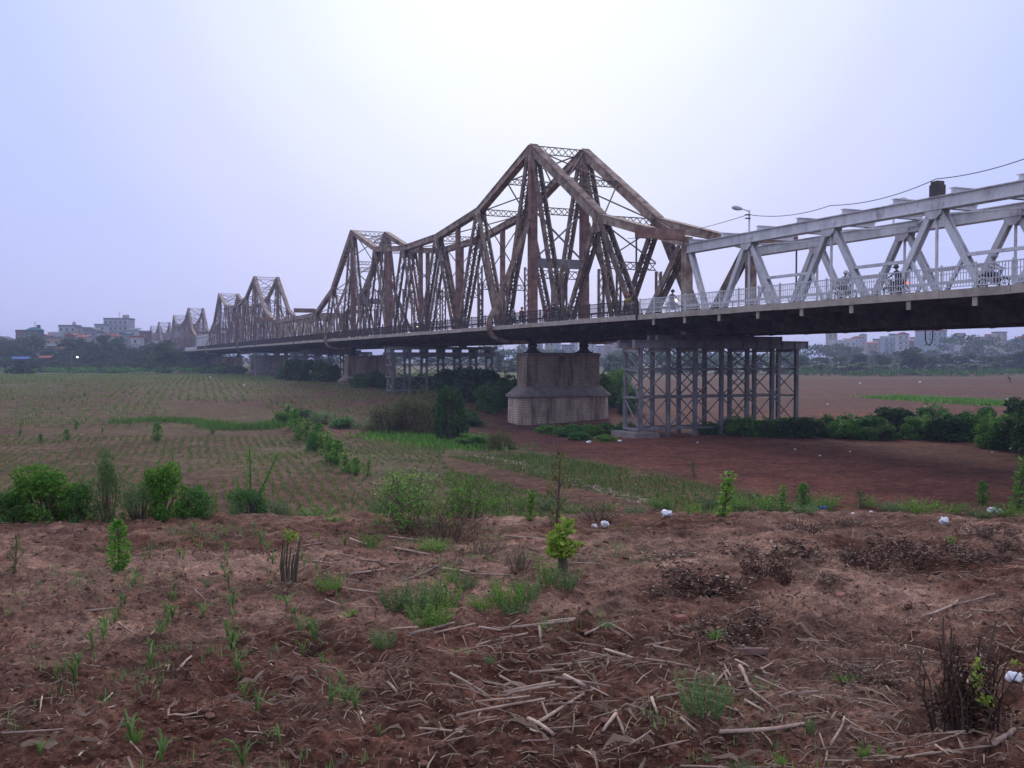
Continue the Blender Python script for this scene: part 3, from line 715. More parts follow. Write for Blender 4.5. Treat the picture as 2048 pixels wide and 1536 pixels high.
def make_pier():
    root = empty('stone_pier', bw(0, 0), BROT); cy = -W / 2
    mb = MB(); stack(mb, [(1.98, 5.5, 1.1, -4.0), (1.92, 5.38, 1.1, 3.15)], cy); mb.build('base', M['masonry_pale'], root)
    mb = MB(); stack(mb, [(2.05, 5.5, 1.15, 3.1), (2.16, 5.62, 1.2, 3.22), (2.16, 5.62, 1.2, 3.45), (2.0, 5.4, 1.1, 3.55), (1.36, 4.42, 0.15, 4.3)], cy); mb.build('shoulder', M['cap_stone'], root)
    mb = MB(); stack(mb, [(1.33, 4.30, 0.12, 4.25), (1.31, 4.25, 0.12, 7.45)], cy); mb.build('shaft', M['masonry'], root)
    mb = MB(); stack(mb, [(1.42, 4.27, 0.15, 7.42), (1.48, 4.33, 0.15, 7.5), (1.48, 4.33, 0.15, 7.72), (1.3, 4.1, 0.12, 7.8)], cy); mb.build('cap', M['cap_stone'], root)
    for y in (0, -W):
        mb = MB(); mb.lathe([(0.95, 7.78), (0.95, 7.88), (0.72, 7.95), (0.50, 8.15), (0.42, 8.35), (0.50, 8.5), (0.55, 8.62), (0.42, 8.72), (0.5, 8.85), (0.55, 9.02)], (0, y, 0), 18); mb.build('bearing', M['bearing'], root, smooth=True)
    return root
pier0 = make_pier()
PIERS = [(0, 0, 'pale coursed stone pier carrying the nearest tall rusted truss peak'),
         (75, 2.6, 'stone pier half hidden by bushes under the second truss peak'),
         (181, 2.5, 'stone pier with a bright flank past the third steel trestle'), (256, 2.5, 'stone pier under the fourth truss peak along the bridge'),
         (362, 2.5, 'far stone pier behind the dark tree, under the fifth truss peak'), (437, 2.5, 'far stone pier under the sixth truss peak along the bridge'),
         (543, 2.5, 'faint stone pier under the seventh truss peak'), (618, 2.5, 'faint stone pier under the last truss peak')]
for i, (u, dz, lab) in enumerate(PIERS):
    o = pier0 if i == 0 else copy_tree(pier0)
    o.location = bw(u, 0, 0); tag(o, lab, 'bridge pier', 'stone piers of the bridge')

# ------------------------------------------------------------------ grey steel trestles
def make_trestle(zg, layers=1):
    """zg: ground height; two rows of seven legs under transverse cap beams"""
    root = empty('steel_trestle', bw(0, 0), BROT); gm = M['grey_trestle']
    ys = [4.9 - 2.45 * i for i in range(7)]; zt = 7.98 if layers == 1 else 7.45
    ys = [y - 0.3 for y in ys]
    lv = [zg + 0.5, zg + 0.5 + (zt - zg) * 0.36, zg + 0.5 + (zt - zg) * 0.68]
    for x in (-1.15, 1.15):
        for y in ys:
            mb = MB(); L = zt - zg
            mb.beam((x, y, zg - 0.3), (x, y, zt), 0.06, 0.30); mb.beam((x - 0.13, y, zg - 0.3), (x - 0.13, y, zt), 0.26, 0.04); mb.beam((x + 0.13, y, zg - 0.3), (x + 0.13, y, zt), 0.26, 0.04)
            mb.build('leg', gm, root)
        for z in lv:
            mb = MB(); mb.beam((x + 0.17, ys[0], z), (x + 0.17, ys[-1], z), 0.09, 0.16, side=(1, 0, 0)); mb.build('girt', gm, root)
        for bi, (a, b) in enumerate(zip(ys, ys[1:])):
            for z0, z1 in zip(lv, lv[1:] + [zt]):
                if x > 0 and bi % 2: continue
                for s in (0, 1):
                    mb = MB(); dx = 0.05 * (1 if s else -1)
                    mb.beam((x + dx, a if s else b, z0), (x + dx, b if s else a, z1), 0.06, 0.09, side=(1, 0, 0)); mb.build('cross_brace', gm, root)
    for y in (ys[0], ys[-1]) + tuple(ys[1:-1]):
        for z in lv + [zt - 0.2]:
            mb = MB(); mb.beam((-1.15, y + 0.18, z), (1.15, y + 0.18, z), 0.08, 0.14); mb.build('tie', gm, root)
    for z0, z1 in zip(lv, lv[1:] + [zt]):
        mb = MB(); mb.beam((-1.15, ys[0] + 0.1, z0), (1.15, ys[0] + 0.1, z1), 0.07, 0.1); mb.build('cross_brace', gm, root)
    def capb(x, y0, y1, z0, z1, m, nm):
        mb = MB(); zc = (z0 + z1) / 2
        mb.box(x - 0.03, x + 0.03, y0, y1, z0 + 0.04, z1 - 0.04); mb.box(x - 0.2, x + 0.2, y0, y1, z0, z0 + 0.04); mb.box(x - 0.2, x + 0.2, y0, y1, z1 - 0.04, z1)
        k = int((y1 - y0) / 1.2)
        for i in range(k + 1):
            y = y0 + 0.05 + (y1 - y0 - 0.1) * i / k; mb.box(x - 0.17, x + 0.17, y - 0.02, y + 0.02, z0 + 0.04, z1 - 0.04)
        mb.build(nm, m, root)
    y1, y0 = 5.25, -11.2
    for x in (-1.15, 1.15): capb(x, y0, y1, zt, zt + 0.62, gm, 'cap_beam')
    for y in ys:
        mb = MB(); mb.box(-1.3, 1.3, y - 0.15, y + 0.15, zt - 0.12, zt); mb.build('spacer', M['rust_red'], root)
    if layers == 2:
        for y in ys:
            mb = MB(); mb.box(-1.2, 1.2, y - 0.28, y + 0.28, zt + 0.62, zt + 1.02); mb.build('packing_block', gm, root)
        for x in (-1.1, 1.1): capb(x, y0 + 0.3, y1 - 0.1, zt + 1.02, zt + 1.40, gm, 'cap_beam')
    else:
        for x in (-0.6, 0.6): capb(x, -9.0, 2.9, zt + 0.62, zt + 0.99, gm, 'bolster_beam')
    top = zt + (1.40 if layers == 2 else 0.99)
    if Z_BOT - 0.04 > top:
        for y in (0, -W):
            mb = MB(); mb.box(-0.7, 0.7, y - 0.35, y + 0.35, top, Z_BOT - 0.03); mb.build('bearing_block', M['dark_steel'], root)
    return root
GT = 'grey steel trestles under the bridge'
def ground_under(u): 
    return min(gz(*bw(u, v)[:2]) for v in (-5, -2, 3, 8, 11))
t1 = make_trestle(ground_under(-28.6) + 0.15, 1); t1.location = bw(-28.6, 0); tag(t1, 'tall grey steel trestle beside the pale stone pier, standing on a concrete footing', 'steel trestle', GT)
t2 = make_trestle(ground_under(37), 2); t2.location = bw(37, 0); tag(t2, 'grey steel trestle with two stacked cap beams, rising out of bushes', 'steel trestle', GT)
t3 = make_trestle(2.6, 1); t3.location = bw(104.5, 0); tag(t3, 'grey steel trestle overgrown by dark trees under the low brown span end', 'steel trestle', GT)
t4 = copy_tree(t2); t4.location = bw(152, 0); tag(t4, 'distant grey steel trestle beside the bright-flanked stone pier', 'steel trestle', GT)
# footing of the near trestle
mb = MB(); zz = gz(*bw(-28.6, -4)[:2]); mb.box(-1.8, 1.8, 3.3, 5.5, -1.2, 0.0); f1 = mb.build('trestle_footing', M['concrete']); f1.location = bw(-28.6, 0, ground_under(-28.6) + 0.42); f1.rotation_euler = (0, 0, BROT)
tag(f1, 'pale concrete footing slab under the tall grey trestle', 'footing')

# ------------------------------------------------------------------ lamps, cable and box on the grey span
def street_lamp(u, v, lab, flip=1):
    r = empty('street_lamp', bw(u, v, G_ZT + 0.35), BROT, lab, 'street lamp', 'street lamps on the grey span')
    mb = MB(); mb.tube([(0, 0, 0), (0, 0, 1.62)], [0.075, 0.055], 8); mb.build('pole', M['grey_steel'], r)
    mb = MB(); mb.tube([(0, 0, 1.5), (0.08, 0.2 * flip, 1.6), (0.15, 0.5 * flip, 1.68)], 0.035, 6); mb.build('arm', M['grey_steel'], r)
    mb = MB(); ax = Vector((0.15, 0.5 * flip, 1.68)); k = Vector((0.06, 1.0 * flip, 0.10)).normalized()
    mb.tube([ax, ax + k * 0.12, ax + k * 0.45, ax + k * 0.75, ax + k * 0.85], [0.05, 0.12, 0.17, 0.13, 0.04], 10); mb.build('lamp_head', M['lamp'], r, smooth=True)
    mb = MB()
    for z in (1.0, 1.25): mb.box(-0.12, 0.12, -0.05, 0.3, z, z + 0.06)
    mb.build('insulator_arm', M['cable'], r)
    return r
street_lamp(GU + G_TOPS[0], 0, 'street lamp with pale head leaning over the road at the first grey truss peak', 1)
street_lamp(GU + G_TOPS[1] + 1.0, W, 'street lamp on the far chord of the grey span with head turned away', -1)
mb = MB(); mb.box(-0.30, 0.30, -0.30, 0.30, 0, 0.68); mb.box(-0.25, 0.25, -0.25, 0.25, 0.68, 0.88)
bxo = mb.build('junction_box', M['dark_steel']); bxo.location = bw(GU + G_TOPS[2], 0, G_ZT + 0.36); bxo.rotation_euler = (0, 0, BROT); tag(bxo, 'dark steel junction box standing on the grey top chord', 'junction box')
def sag(p, q, s, n=12):
    p, q = Vector(p), Vector(q); return [p.lerp(q, i / n) - Vector((0, 0, s * 4 * (i / n) * (1 - i / n))) for i in range(n + 1)]
za = G_ZT + 0.35
cps = [(-20, 10.6 + ZC - 0.2), (GU + G_TOPS[0], za + 1.3), (GU + G_TOPS[1], za + 0.75), (GU + G_TOPS[2], za + 1.02), (GU + G_TOPS[3] , za + 1.6), (GU + G_TOPS[5], za + 1.9)]
pts = []
for (a, z0), (b, z1) in zip(cps, cps[1:]): pts += sag(bw(a, -0.1, z0), bw(b, -0.1, z1), 0.35)[(1 if pts else 0):]
mb = MB(); mb.tube(pts, 0.024, 5); tag(mb.build('overhead_cable', M['cable']), 'black cable slung along the grey top chord past lamp and box', 'cable')
mb = MB(); c = bw(-56.2, -3.0, Z_DECK - 0.62); L = []
for i in range(25):
    a = 2 * math.pi * i / 24; s = (1 - math.cos(a)) / 2
    L.append(c + BD * (0.36 * math.sin(a) * (s ** 0.8)) + Vector((0, 0, -2.05 * s)))
mb.tube(L, 0.03, 5); tag(mb.build('hanging_rope_loop', M['cable']), 'dark rope loop hanging below the road of the grey span', 'rope')
# ------------------------------------------------------------------ vegetation
M['leaf_mid'] = leaf_mat('mid_green_leaf', (0.055, 0.17, 0.02), (0.2, 0.42, 0.05))
M['leaf_dark'] = leaf_mat('dark_green_leaf', (0.018, 0.06, 0.018), (0.065, 0.15, 0.035), trans=0.2)
M['leaf_hedge'] = leaf_mat('hedge_leaf', (0.03, 0.11, 0.02), (0.12, 0.28, 0.045), trans=0.22)
M['leaf_fresh'] = leaf_mat('fresh_green_leaf', (0.085, 0.19, 0.03), (0.24, 0.43, 0.06))
M['leaf_lime'] = leaf_mat('lime_leaf', (0.16, 0.27, 0.03), (0.34, 0.46, 0.07))
M['leaf_olive'] = leaf_mat('olive_leaf', (0.075, 0.085, 0.03), (0.19, 0.2, 0.07), dry=(0.22, 0.16, 0.08))
M['leaf_far'] = leaf_mat('far_tree_leaf', (0.034, 0.07, 0.036), (0.11, 0.17, 0.065), trans=0.15)
M['leaf_banana'] = leaf_mat('banana_leaf', (0.07, 0.13, 0.05), (0.15, 0.24, 0.09), trans=0.25)
M['leaf_grey'] = leaf_mat('grey_green_leaf', (0.085, 0.16, 0.05), (0.2, 0.32, 0.1))
M['leaf_dead'] = leaf_mat('withered_leaf', (0.038, 0.019, 0.013), (0.16, 0.08, 0.05), trans=0.1)
M['leaf_maize'] = leaf_mat('maize_leaf', (0.09, 0.17, 0.045), (0.19, 0.31, 0.085))
M['grass'] = leaf_mat('grass_blade', (0.06, 0.15, 0.025), (0.16, 0.32, 0.05))
M['crop'] = leaf_mat('crop_leaf', (0.09, 0.145, 0.03), (0.2, 0.29, 0.06))
M['bark'] = noise_mat('bark', [(0.3, (0.05, 0.038, 0.03)), (0.7, (0.12, 0.095, 0.075))], scale=6, rough=0.95, bump=0.4)
M['twig'] = noise_mat('twig', [(0.3, (0.07, 0.045, 0.035)), (0.7, (0.17, 0.12, 0.09))], scale=8, rough=0.95)
M['stem'] = noise_mat('green_stem', [(0.3, (0.07, 0.085, 0.04)), (0.7, (0.13, 0.13, 0.07))], scale=8, rough=0.9)
M['twig_dark'] = noise_mat('dark_dead_twig', [(0.3, (0.03, 0.016, 0.012)), (0.7, (0.09, 0.05, 0.035))], scale=8, rough=0.95)
M['stub'] = noise_mat('mossy_cut_stick', [(0.3, (0.07, 0.06, 0.04)), (0.7, (0.16, 0.14, 0.09))], scale=9, rough=0.95)

def leaves(P, size, g, outward=None, up=0.3, asp=0.5, jit=0.4):
    """one folded diamond per point; returns V,F(tri quads),tint"""
    n = len(P); d = g.normal(size=(n, 3))
    if outward is not None: d = d * 0.8 + outward * 0.9
    d[:, 2] += up; d /= np.linalg.norm(d, axis=1)[:, None] + 1e-9
    r = g.normal(size=(n, 3)); s = np.cross(d, r); s /= np.linalg.norm(s, axis=1)[:, None] + 1e-9; nn = np.cross(d, s)
    L = size * (1 + jit * (g.random(n) - 0.5) * 2)[:, None]; w = L * asp * 0.5
    base = P - d * L * 0.5; tip = P + d * L * 0.5 + nn * L * 0.12
    V = np.stack([base, P + s * w, tip, P - s * w], 1).reshape(-1, 3)
    F = (np.arange(n)[:, None] * 4 + np.array([0, 1, 2, 3])[None, :])
    t = np.repeat(g.random(n), 4)[:, None]
    return V, F, np.repeat(t, 3, 1)

def blob_points(blobs, n, g, shell=0.55):
    B = np.array(blobs, float); vol = (B[:, 3] * B[:, 4] * B[:, 5]) ** 0.72; k = g.choice(len(B), n, p=vol / vol.sum())
    d = g.normal(size=(n, 3)); d /= np.linalg.norm(d, axis=1)[:, None]; r = (shell + (1 - shell) * g.random(n)) ** 0.8
    return B[k, :3] + d * r[:, None] * B[k, 3:6], d

def limbs(mb, base, tips, r0, g, split=0.45, m=0):
    base = Vector(base)
    for t in tips:
        t = Vector(t); mid = base.lerp(t, 0.5) + Vector(g.normal(size=3) * 0.08 * (t - base).length)
        mb.tube([base, mid, t], [r0, r0 * 0.65, r0 * 0.25], 5, m)

def clump_blobs(g, rx, ry, h, n, z0=0.06, tall=1.0):
    out = []
    for i in range(n):
        a = g.random() * 2 * math.pi; rr = math.sqrt(g.random()) * 0.72; z = z0 + g.random() ** 1.15 * (1 - z0); rr = 0.25 + 0.6 * math.sqrt(g.random())
        k = 1 - 0.75 * max(0, z - 0.40)
        out.append((rx * rr * math.cos(a) * k, ry * rr * math.sin(a) * k, h * z * 0.86, rx * g.uniform(0.22, 0.42), ry * g.uniform(0.22, 0.42), h * g.uniform(0.12, 0.2) * tall))
    return out

def bush_meshes(seed, leafm, rx=0.5, ry=0.5, h=1.0, nb=14, nl=1500, size=0.07, stemm=None, spikes=0, up=0.3, asp=0.5):
    g = np.random.default_rng(seed); bl = clump_blobs(g, rx, ry, h, nb)
    P, d = blob_points(bl, nl, g)
    if spikes:
        ex = []
        for i in range(spikes):
            a = g.random() * 6.28; rr = g.random() * 0.6; x, y = rx * rr * math.cos(a), ry * rr * math.sin(a); z0 = h * g.uniform(0.35, 0.72); L = h * g.uniform(0.15, 0.42)
            t = g.random((28, 1)); ex.append(np.concatenate([x + g.normal(size=(28, 1)) * size * 0.5 + t * g.normal() * 0.08, y + g.normal(size=(28, 1)) * size * 0.5, z0 + t * L], 1))
        ex = np.concatenate(ex); P = np.concatenate([P, ex]); d = np.concatenate([d, np.tile([[0, 0, 1.0]], (len(ex), 1))])
    P[:, 2] = np.maximum(P[:, 2], 0.02)
    V, F, c = leaves(P, size, g, d, up, asp)
    fol = mesh_np('foliage', V, F, leafm, col=c)
    mb = MB(); tips = [(b[0] * 0.9, b[1] * 0.9, b[2]) for b in bl]
    for t in tips: limbs(mb, (t[0] * 0.25, t[1] * 0.25, -0.08 * h), [t], max(0.008, 0.022 * h), g)
    return fol, mb.mesh('stems', stemm or M['twig'])

def place(name, meshes, loc, scale, rz, label, cat, group=None, names=('foliage', 'stems')):
    o = empty(name, loc, rz, label, cat, group); o.scale = scale if isinstance(scale, (tuple, list)) else (scale,) * 3
    for me, nm in zip(meshes, names): link(bpy.data.objects.new(nm, me), o)
    return o

def column_meshes(seed, leafm, h=1.0, r=0.16, nl=420, size=0.07, lean=0.1, stemm=None, low=0.0):
    g = np.random.default_rng(seed); t = low + (1 - low) * g.random(nl); dx = lean * g.normal(); dy = lean * g.normal()
    env = np.interp(t, np.linspace(0, 1, 9), np.concatenate([[0.35], 0.45 + 0.75 * g.random(7), [0.25]])); rr = r * env * np.sqrt(g.random(nl)) ; a = g.random(nl) * 6.28
    P = np.stack([dx * t + rr * np.cos(a), dy * t + rr * np.sin(a), h * t], 1); d = np.stack([np.cos(a), np.sin(a), 0.3 * np.ones(nl)], 1)
    V, F, c = leaves(P, size, g, d, 0.3, 0.5); fol = mesh_np('foliage', V, F, leafm, col=c)
    mb = MB(); mb.tube([(0, 0, -0.1 * h), (dx * 0.5 + 0.01, dy * 0.5, h * 0.5), (dx, dy, h * 0.98)], [0.03 * h, 0.022 * h, 0.008 * h], 6)
    for i in range(4): a = g.random() * 6.28; z = h * g.uniform(0.2, 0.8); mb.tube([(dx * z / h, dy * z / h, z), (dx * z / h + r * math.cos(a), dy * z / h + r * math.sin(a), z + 0.12 * h)], [0.012 * h, 0.004 * h], 4)
    return fol, mb.mesh('stem', stemm or M['twig'])

def twig_meshes(seed, h=0.8, r=0.4, n=60, nl=300, leafm=None, size=0.05, twm=None):
    g = np.random.default_rng(seed); mb = MB(); pts = []
    for i in range(n):
        a = g.random() * 6.28; q = r * math.sqrt(g.random()); b = Vector((0.55 * q * math.cos(a), 0.55 * q * math.sin(a), -0.05)); L = h * g.uniform(0.25, 1.0) * (1 - 0.35 * q / r)
        t = Vector((q * 1.3 * math.cos(a) + g.normal() * 0.14, q * 1.3 * math.sin(a) + g.normal() * 0.14, L)); m_ = b.lerp(t, 0.5) + Vector((g.normal() * 0.09, g.normal() * 0.09, g.normal() * 0.04))
        mb.tube([b, m_, t], [0.008, 0.006, 0.003], 4)
        for k in range(2):
            s = m_.lerp(t, g.random()); e_ = s + Vector(g.normal(size=3) * 0.09) + Vector((0, 0, 0.05)); mb.tube([s, e_], [0.004, 0.002], 3)
            pts.append(e_)
        pts += [t, m_]
    P = np.array(pts)[g.choice(len(pts), nl)] + g.normal(size=(nl, 3)) * 0.045
    P[:, 2] = np.maximum(P[:, 2], 0.02)
    V, F, c = leaves(P, size, g, None, 0.2, 0.5)
    return mesh_np('foliage', V, F, leafm or M['leaf_olive'], col=c), mb.mesh('twigs', twm or M['twig'])

def tree_meshes(seed, leafm, h=8.0, r=3.0, nb=26, nl=3200, size=0.42, trunk=0.3, crown0=0.3, flat=1.0):
    g = np.random.default_rng(seed); bl = []
    for i in range(nb):
        a = g.random() * 6.28; z = crown0 + (1 - crown0) * g.random(); k = math.sqrt(max(0.05, 1 - ((z - 0.35) / 0.68) ** 2)); q = r * k * math.sqrt(g.random()) * 0.85
        bl.append((q * math.cos(a), q * math.sin(a), h * z * 0.93, r * g.uniform(0.2, 0.36), r * g.uniform(0.2, 0.36), h * 0.085 * flat * g.uniform(0.8, 1.4)))
    P, d = blob_points(bl, nl, g, 0.4); P[:, 2] = np.maximum(P[:, 2], h * 0.04)
    V, F, c = leaves(P, size, g, d, 0.2, 0.55); fol = mesh_np('crown', V, F, leafm, col=c)
    mb = MB(); mb.tube([(0, 0, -0.5), (0.1, 0.05, h * crown0), (0, 0, h * 0.7)], [trunk, trunk * 0.75, trunk * 0.3], 8)
    limbs(mb, (0.05, 0.02, h * crown0 * 0.8), [b[:3] for b in bl[::2]], trunk * 0.4, g)
    return fol, mb.mesh('trunk', M['bark'])

def banana_meshes(seed):
    g = np.random.default_rng(seed); V = []; F = []; C = []; mb = MB()
    for s in range(3):
        bx, by = g.normal() * 0.5, g.normal() * 0.5; hh = g.uniform(2.2, 3.4); mb.tube([(bx, by, -0.2), (bx + 0.05, by, hh * 0.6), (bx, by, hh)], [0.2, 0.16, 0.09], 7)
        for k in range(8):
            a = g.random() * 6.28; L = g.uniform(1.5, 2.4); w = 0.34; dx, dy = math.cos(a), math.sin(a); t0 = len(V); e_ = g.uniform(0.5, 1.3); c = g.random()
            for i in range(7):
                t = i / 6; rad = L * (t - 0.25 * t * t); z = hh + L * e_ * (t - 0.95 * t * t); ww = w * math.sin(math.pi * min(1, 0.08 + t * 0.9)) ** 0.6
                V += [(bx + dx * rad - dy * ww, by + dy * rad + dx * ww, z - 0.08), (bx + dx * rad, by + dy * rad, z), (bx + dx * rad + dy * ww, by + dy * rad - dx * ww, z - 0.08)]; C += [c] * 3
            for i in range(6):
                b = t0 + i * 3; F += [(b, b + 1, b + 4, b + 3), (b + 1, b + 2, b + 5, b + 4)]
    return mesh_np('crown', V, F, M['leaf_banana'], col=np.repeat(np.array(C)[:, None], 3, 1)), mb.mesh('trunk', M['stem'])

def maize_mesh(seed, h=0.28):
    g = np.random.default_rng(seed); V = []; F = []; C = []
    for k in range(g.integers(5, 8)):
        a = g.random() * 6.28; L = h * g.uniform(0.7, 1.25); w = 0.011 * h / 0.28; dx, dy = math.cos(a), math.sin(a); t0 = len(V); st = g.uniform(0.25, 0.65); z0 = h * 0.12 * k / 6; c = g.random()
        for i in range(5):
            t = i / 4; rad = L * st * t * (0.4 + 0.8 * t); z = z0 + L * (t * 1.05 - (0.25 + st * 0.75) * t * t * t); ww = w * (1.0 if i < 2 else (0.85 if i == 2 else (0.55 if i == 3 else 0.08)))
            V += [(dx * rad - dy * ww, dy * rad + dx * ww, z + 0.004), (dx * rad, dy * rad, z - 0.002), (dx * rad + dy * ww, dy * rad - dx * ww, z + 0.004)]; C += [c] * 3
        for i in range(4):
            b = t0 + i * 3; F += [(b, b + 1, b + 4, b + 3), (b + 1, b + 2, b + 5, b + 4)]
    V = np.array(V); V[:, 2] -= 0.015
    return mesh_np('maize_seedling', V, F, M['leaf_maize'], col=np.repeat(np.array(C)[:, None], 3, 1))

def feather_meshes(seed, h=0.3, r=0.16, n=40, leafm=None, size=0.03):
    """soft mugwort-like weed: many upright plumes"""
    g = np.random.default_rng(seed); mb = MB(); P = []
    for i in range(n):
        a = g.random() * 6.28; q = r * math.sqrt(g.random()); L = h * g.uniform(0.45, 1.0); b = Vector((q * 0.6 * math.cos(a), q * 0.6 * math.sin(a), -0.02)); t = Vector((q * 1.3 * math.cos(a), q * 1.3 * math.sin(a), L))
        mb.tube([b, t], [0.0035, 0.0015], 3); k = 16
        for j in range(k):
            s = b.lerp(t, 0.15 + 0.85 * j / k); P.append((s.x + g.normal() * 0.014, s.y + g.normal() * 0.014, max(0.01, s.z)))
    P = np.array(P); V, F, c = leaves(P, size, g, None, 0.5, 0.32)
    return mesh_np('foliage', V, F, leafm or M['leaf_grey'], col=c), mb.mesh('stems', M['stem'])

# ---- bushes and trees placed where they stand in the photograph
def at(px, py, dx=0, dy=0):
    x, y, z = gp(px, py); return (x, y, z)

# left clump on the edge of the near plot
GB = 'shrubs along the edge of the near plot'
bA = bush_meshes(1, M['leaf_mid'], 0.58, 0.5, 1.0, 34, 4200, 0.062, spikes=26)
bB = bush_meshes(2, M['leaf_hedge'], 0.62, 0.5, 1.0, 34, 4200, 0.058, spikes=20)
bC = bush_meshes(3, M['leaf_fresh'], 0.55, 0.5, 1.0, 26, 2800, 0.06, spikes=18)
bD = bush_meshes(4, M['leaf_grey'], 0.55, 0.5, 1.0, 26, 3000, 0.055, spikes=10, asp=0.35)
BUSH = [bA, bB, bC, bD]
def bush(px, py, wpx, hpx, k, rz, label, group=GB, name='leafy_shrub', sink=0.0):
    x, y, z = at(px, py); m = pxm(y); o = place(name, BUSH[k], (x, y, z - sink), (wpx * m, wpx * m * 0.9, hpx * m), rz, label, 'shrub', group); return o
bush(85, 1046, 122, 122, 0, 0.3, 'broad bright green shrub, leftmost of the clump on the plot edge')
bush(22, 1050, 92, 66, 1, 1.3, 'low green shrub creeping at the left foot of the shrub clump')
bush(160, 1044, 84, 84, 1, 2.0, 'dark green shrub in the middle of the shrub clump')
bush(214, 1044, 66, 146, 3, 2.9, 'tall slim shrub with pale feathery top rising out of the shrub clump')
bush(325, 1036, 92, 116, 0, 4.1, 'glossy round green shrub right of the feathery tall one')
bush(392, 1034, 88, 60, 1, 5.0, 'low spreading green shrub beside the glossy round one')
bush(275, 1040, 90, 75, 3, 0.9, 'pale grassy tuft between the feathery shrub and the round one')
bush(492, 1030, 70, 56, 1, 0.2, 'dense green skirt of leaves round the forked shrub')
# forked Y shrub
x, y, z = at(500, 1028); m = pxm(y); yo = empty('forked_shrub', (x, y, z), 0, 'forked shrub with two leafy poles spread like a letter Y', 'shrub', GB)
g = np.random.default_rng(9)
for (dx, hh, sd) in ((0.0, 132, 1), (58, 122, 2)):
    mb = MB(); tip = Vector((dx * m, 0, hh * m)); b0 = Vector((0, 0, -0.1)); mid = b0.lerp(tip, 0.5) + Vector((-0.03 if dx else 0.03, 0, 0)); mb.tube([b0, mid, tip], [0.035, 0.026, 0.014], 7); mb.build('pole', M['stub'], yo)
    t = 0.22 + 0.8 * g.random(900); P = np.array([list(b0.lerp(tip, k)) for k in t]) + g.normal(size=(900, 3)) * np.array([0.05, 0.05, 0.03]) * (0.6 + t[:, None]); V, F, c = leaves(P, 0.055, g, None, 0.3); ob_np('foliage', V, F, M['leaf_mid'], yo, col=c)

# column shrubs standing on the plot
cA = column_meshes(21, M['leaf_mid'], 1.0, 0.20, 650, 0.085); cB = column_meshes(22, M['leaf_fresh'], 1.0, 0.16, 380, 0.085); cC = column_meshes(23, M['leaf_olive'], 1.0, 0.2, 220, 0.08)
COLS = [cA, cB, cC]
def column(px, py, hpx, k, rz, label, group='slim leafy saplings', wf=1.0):
    x, y, z = at(px, py); s = hpx * pxm(y); return place('leafy_sapling', COLS[k], (x, y, z), (s * wf, s * wf, s), rz, label, 'sapling', group, ('foliage', 'stem'))
column(238, 1148, 110, 0, 0.4, 'leaning leafy sapling on bare soil in front of the shrub clump', wf=1.0)
column(28, 1152, 78, 2, 1.4, 'thin brownish sapling on bare soil left of the leaning leafy one')
column(1112, 1062, 155, 2, 0.5, 'tall thin dark sapling right of the dead twiggy bush', wf=0.7)
column(735, 952, 36, 1, 0.5, 'small bright sapling at the near end of the hedge row')
for i, (px, py, hp, k, lab) in enumerate([(1445, 1030, 92, 1, 'bright green sapling, biggest on the weedy strip by the red field'), (1563, 1022, 52, 1, 'small green sapling left of its round twin on the weedy strip'), (1608, 1022, 58, 0, 'rounder dark green sapling near the blue bag'), (1722, 1018, 42, 2, 'short olive sapling right of the blue bag'), (1387, 953, 34, 2, 'tiny olive sapling at the corner of the red field'), (1965, 1012, 48, 0, 'dark sapling beside the large white bag'), (2036, 1020, 110, 1, 'tall green sapling right of the large white bag'), (1060, 1040, 62, 1, 'green sapling between the dead bush and the tall thin one')]):
    column(px, py, hp, k, i * 1.1, lab, wf=1.25)
for i, (px, py, hp) in enumerate([(314, 882, 36), (134, 880, 22), (425, 868, 18), (82, 884, 18), (152, 858, 16), (40, 870, 12), (205, 865, 10), (230, 852, 9), (170, 792, 8), (142, 800, 8), (2020, 805, 8)]):
    column(px, py, hp, 0, i, 'lone dark sapling standing among the crop rows of the far field', 'lone saplings in the crop field', wf=1.5)

# hedge row running away across the lower field
hed = [(565, 850, 40, 34), (585, 866, 42, 40), (600, 880, 40, 42), (622, 890, 36, 40), (632, 902, 34, 52), (655, 912, 44, 48), (664, 925, 40, 62), (682, 938, 34, 44), (700, 946, 28, 30)]
for i, (px, py, hp) in enumerate([(572, 846, 40), (592, 862, 44), (612, 884, 46), (638, 896, 52), (648, 908, 44), (672, 930, 50), (690, 942, 40), (712, 950, 34), (580, 858, 30), (626, 896, 34), (660, 918, 56)]):
    column(px, py, hp, (1, 0)[i % 2], i * 0.9, 'upright leafy sapling in the diagonal hedge row across the lower field', 'saplings of the diagonal hedge row', wf=1.5)
for i, (px, py, wp, hp) in enumerate(hed[::2]): bush(px, py, wp * 0.9, hp * 0.8, (0, 2, 1)[i % 3], i * 1.7, 'leafy green bush in the diagonal hedge row across the lower field', 'bushes of the diagonal hedge row', 'hedge_bush')
for i, (px, py, wp, hp) in enumerate([(600, 842, 60, 26), (640, 848, 70, 24), (690, 856, 70, 24), (750, 860, 60, 26)]): bush(px, py, wp, hp, (1, 3)[i % 2], i, 'low weedy bush behind the head of the hedge row', 'low bushes behind the hedge row', 'weed_bush')

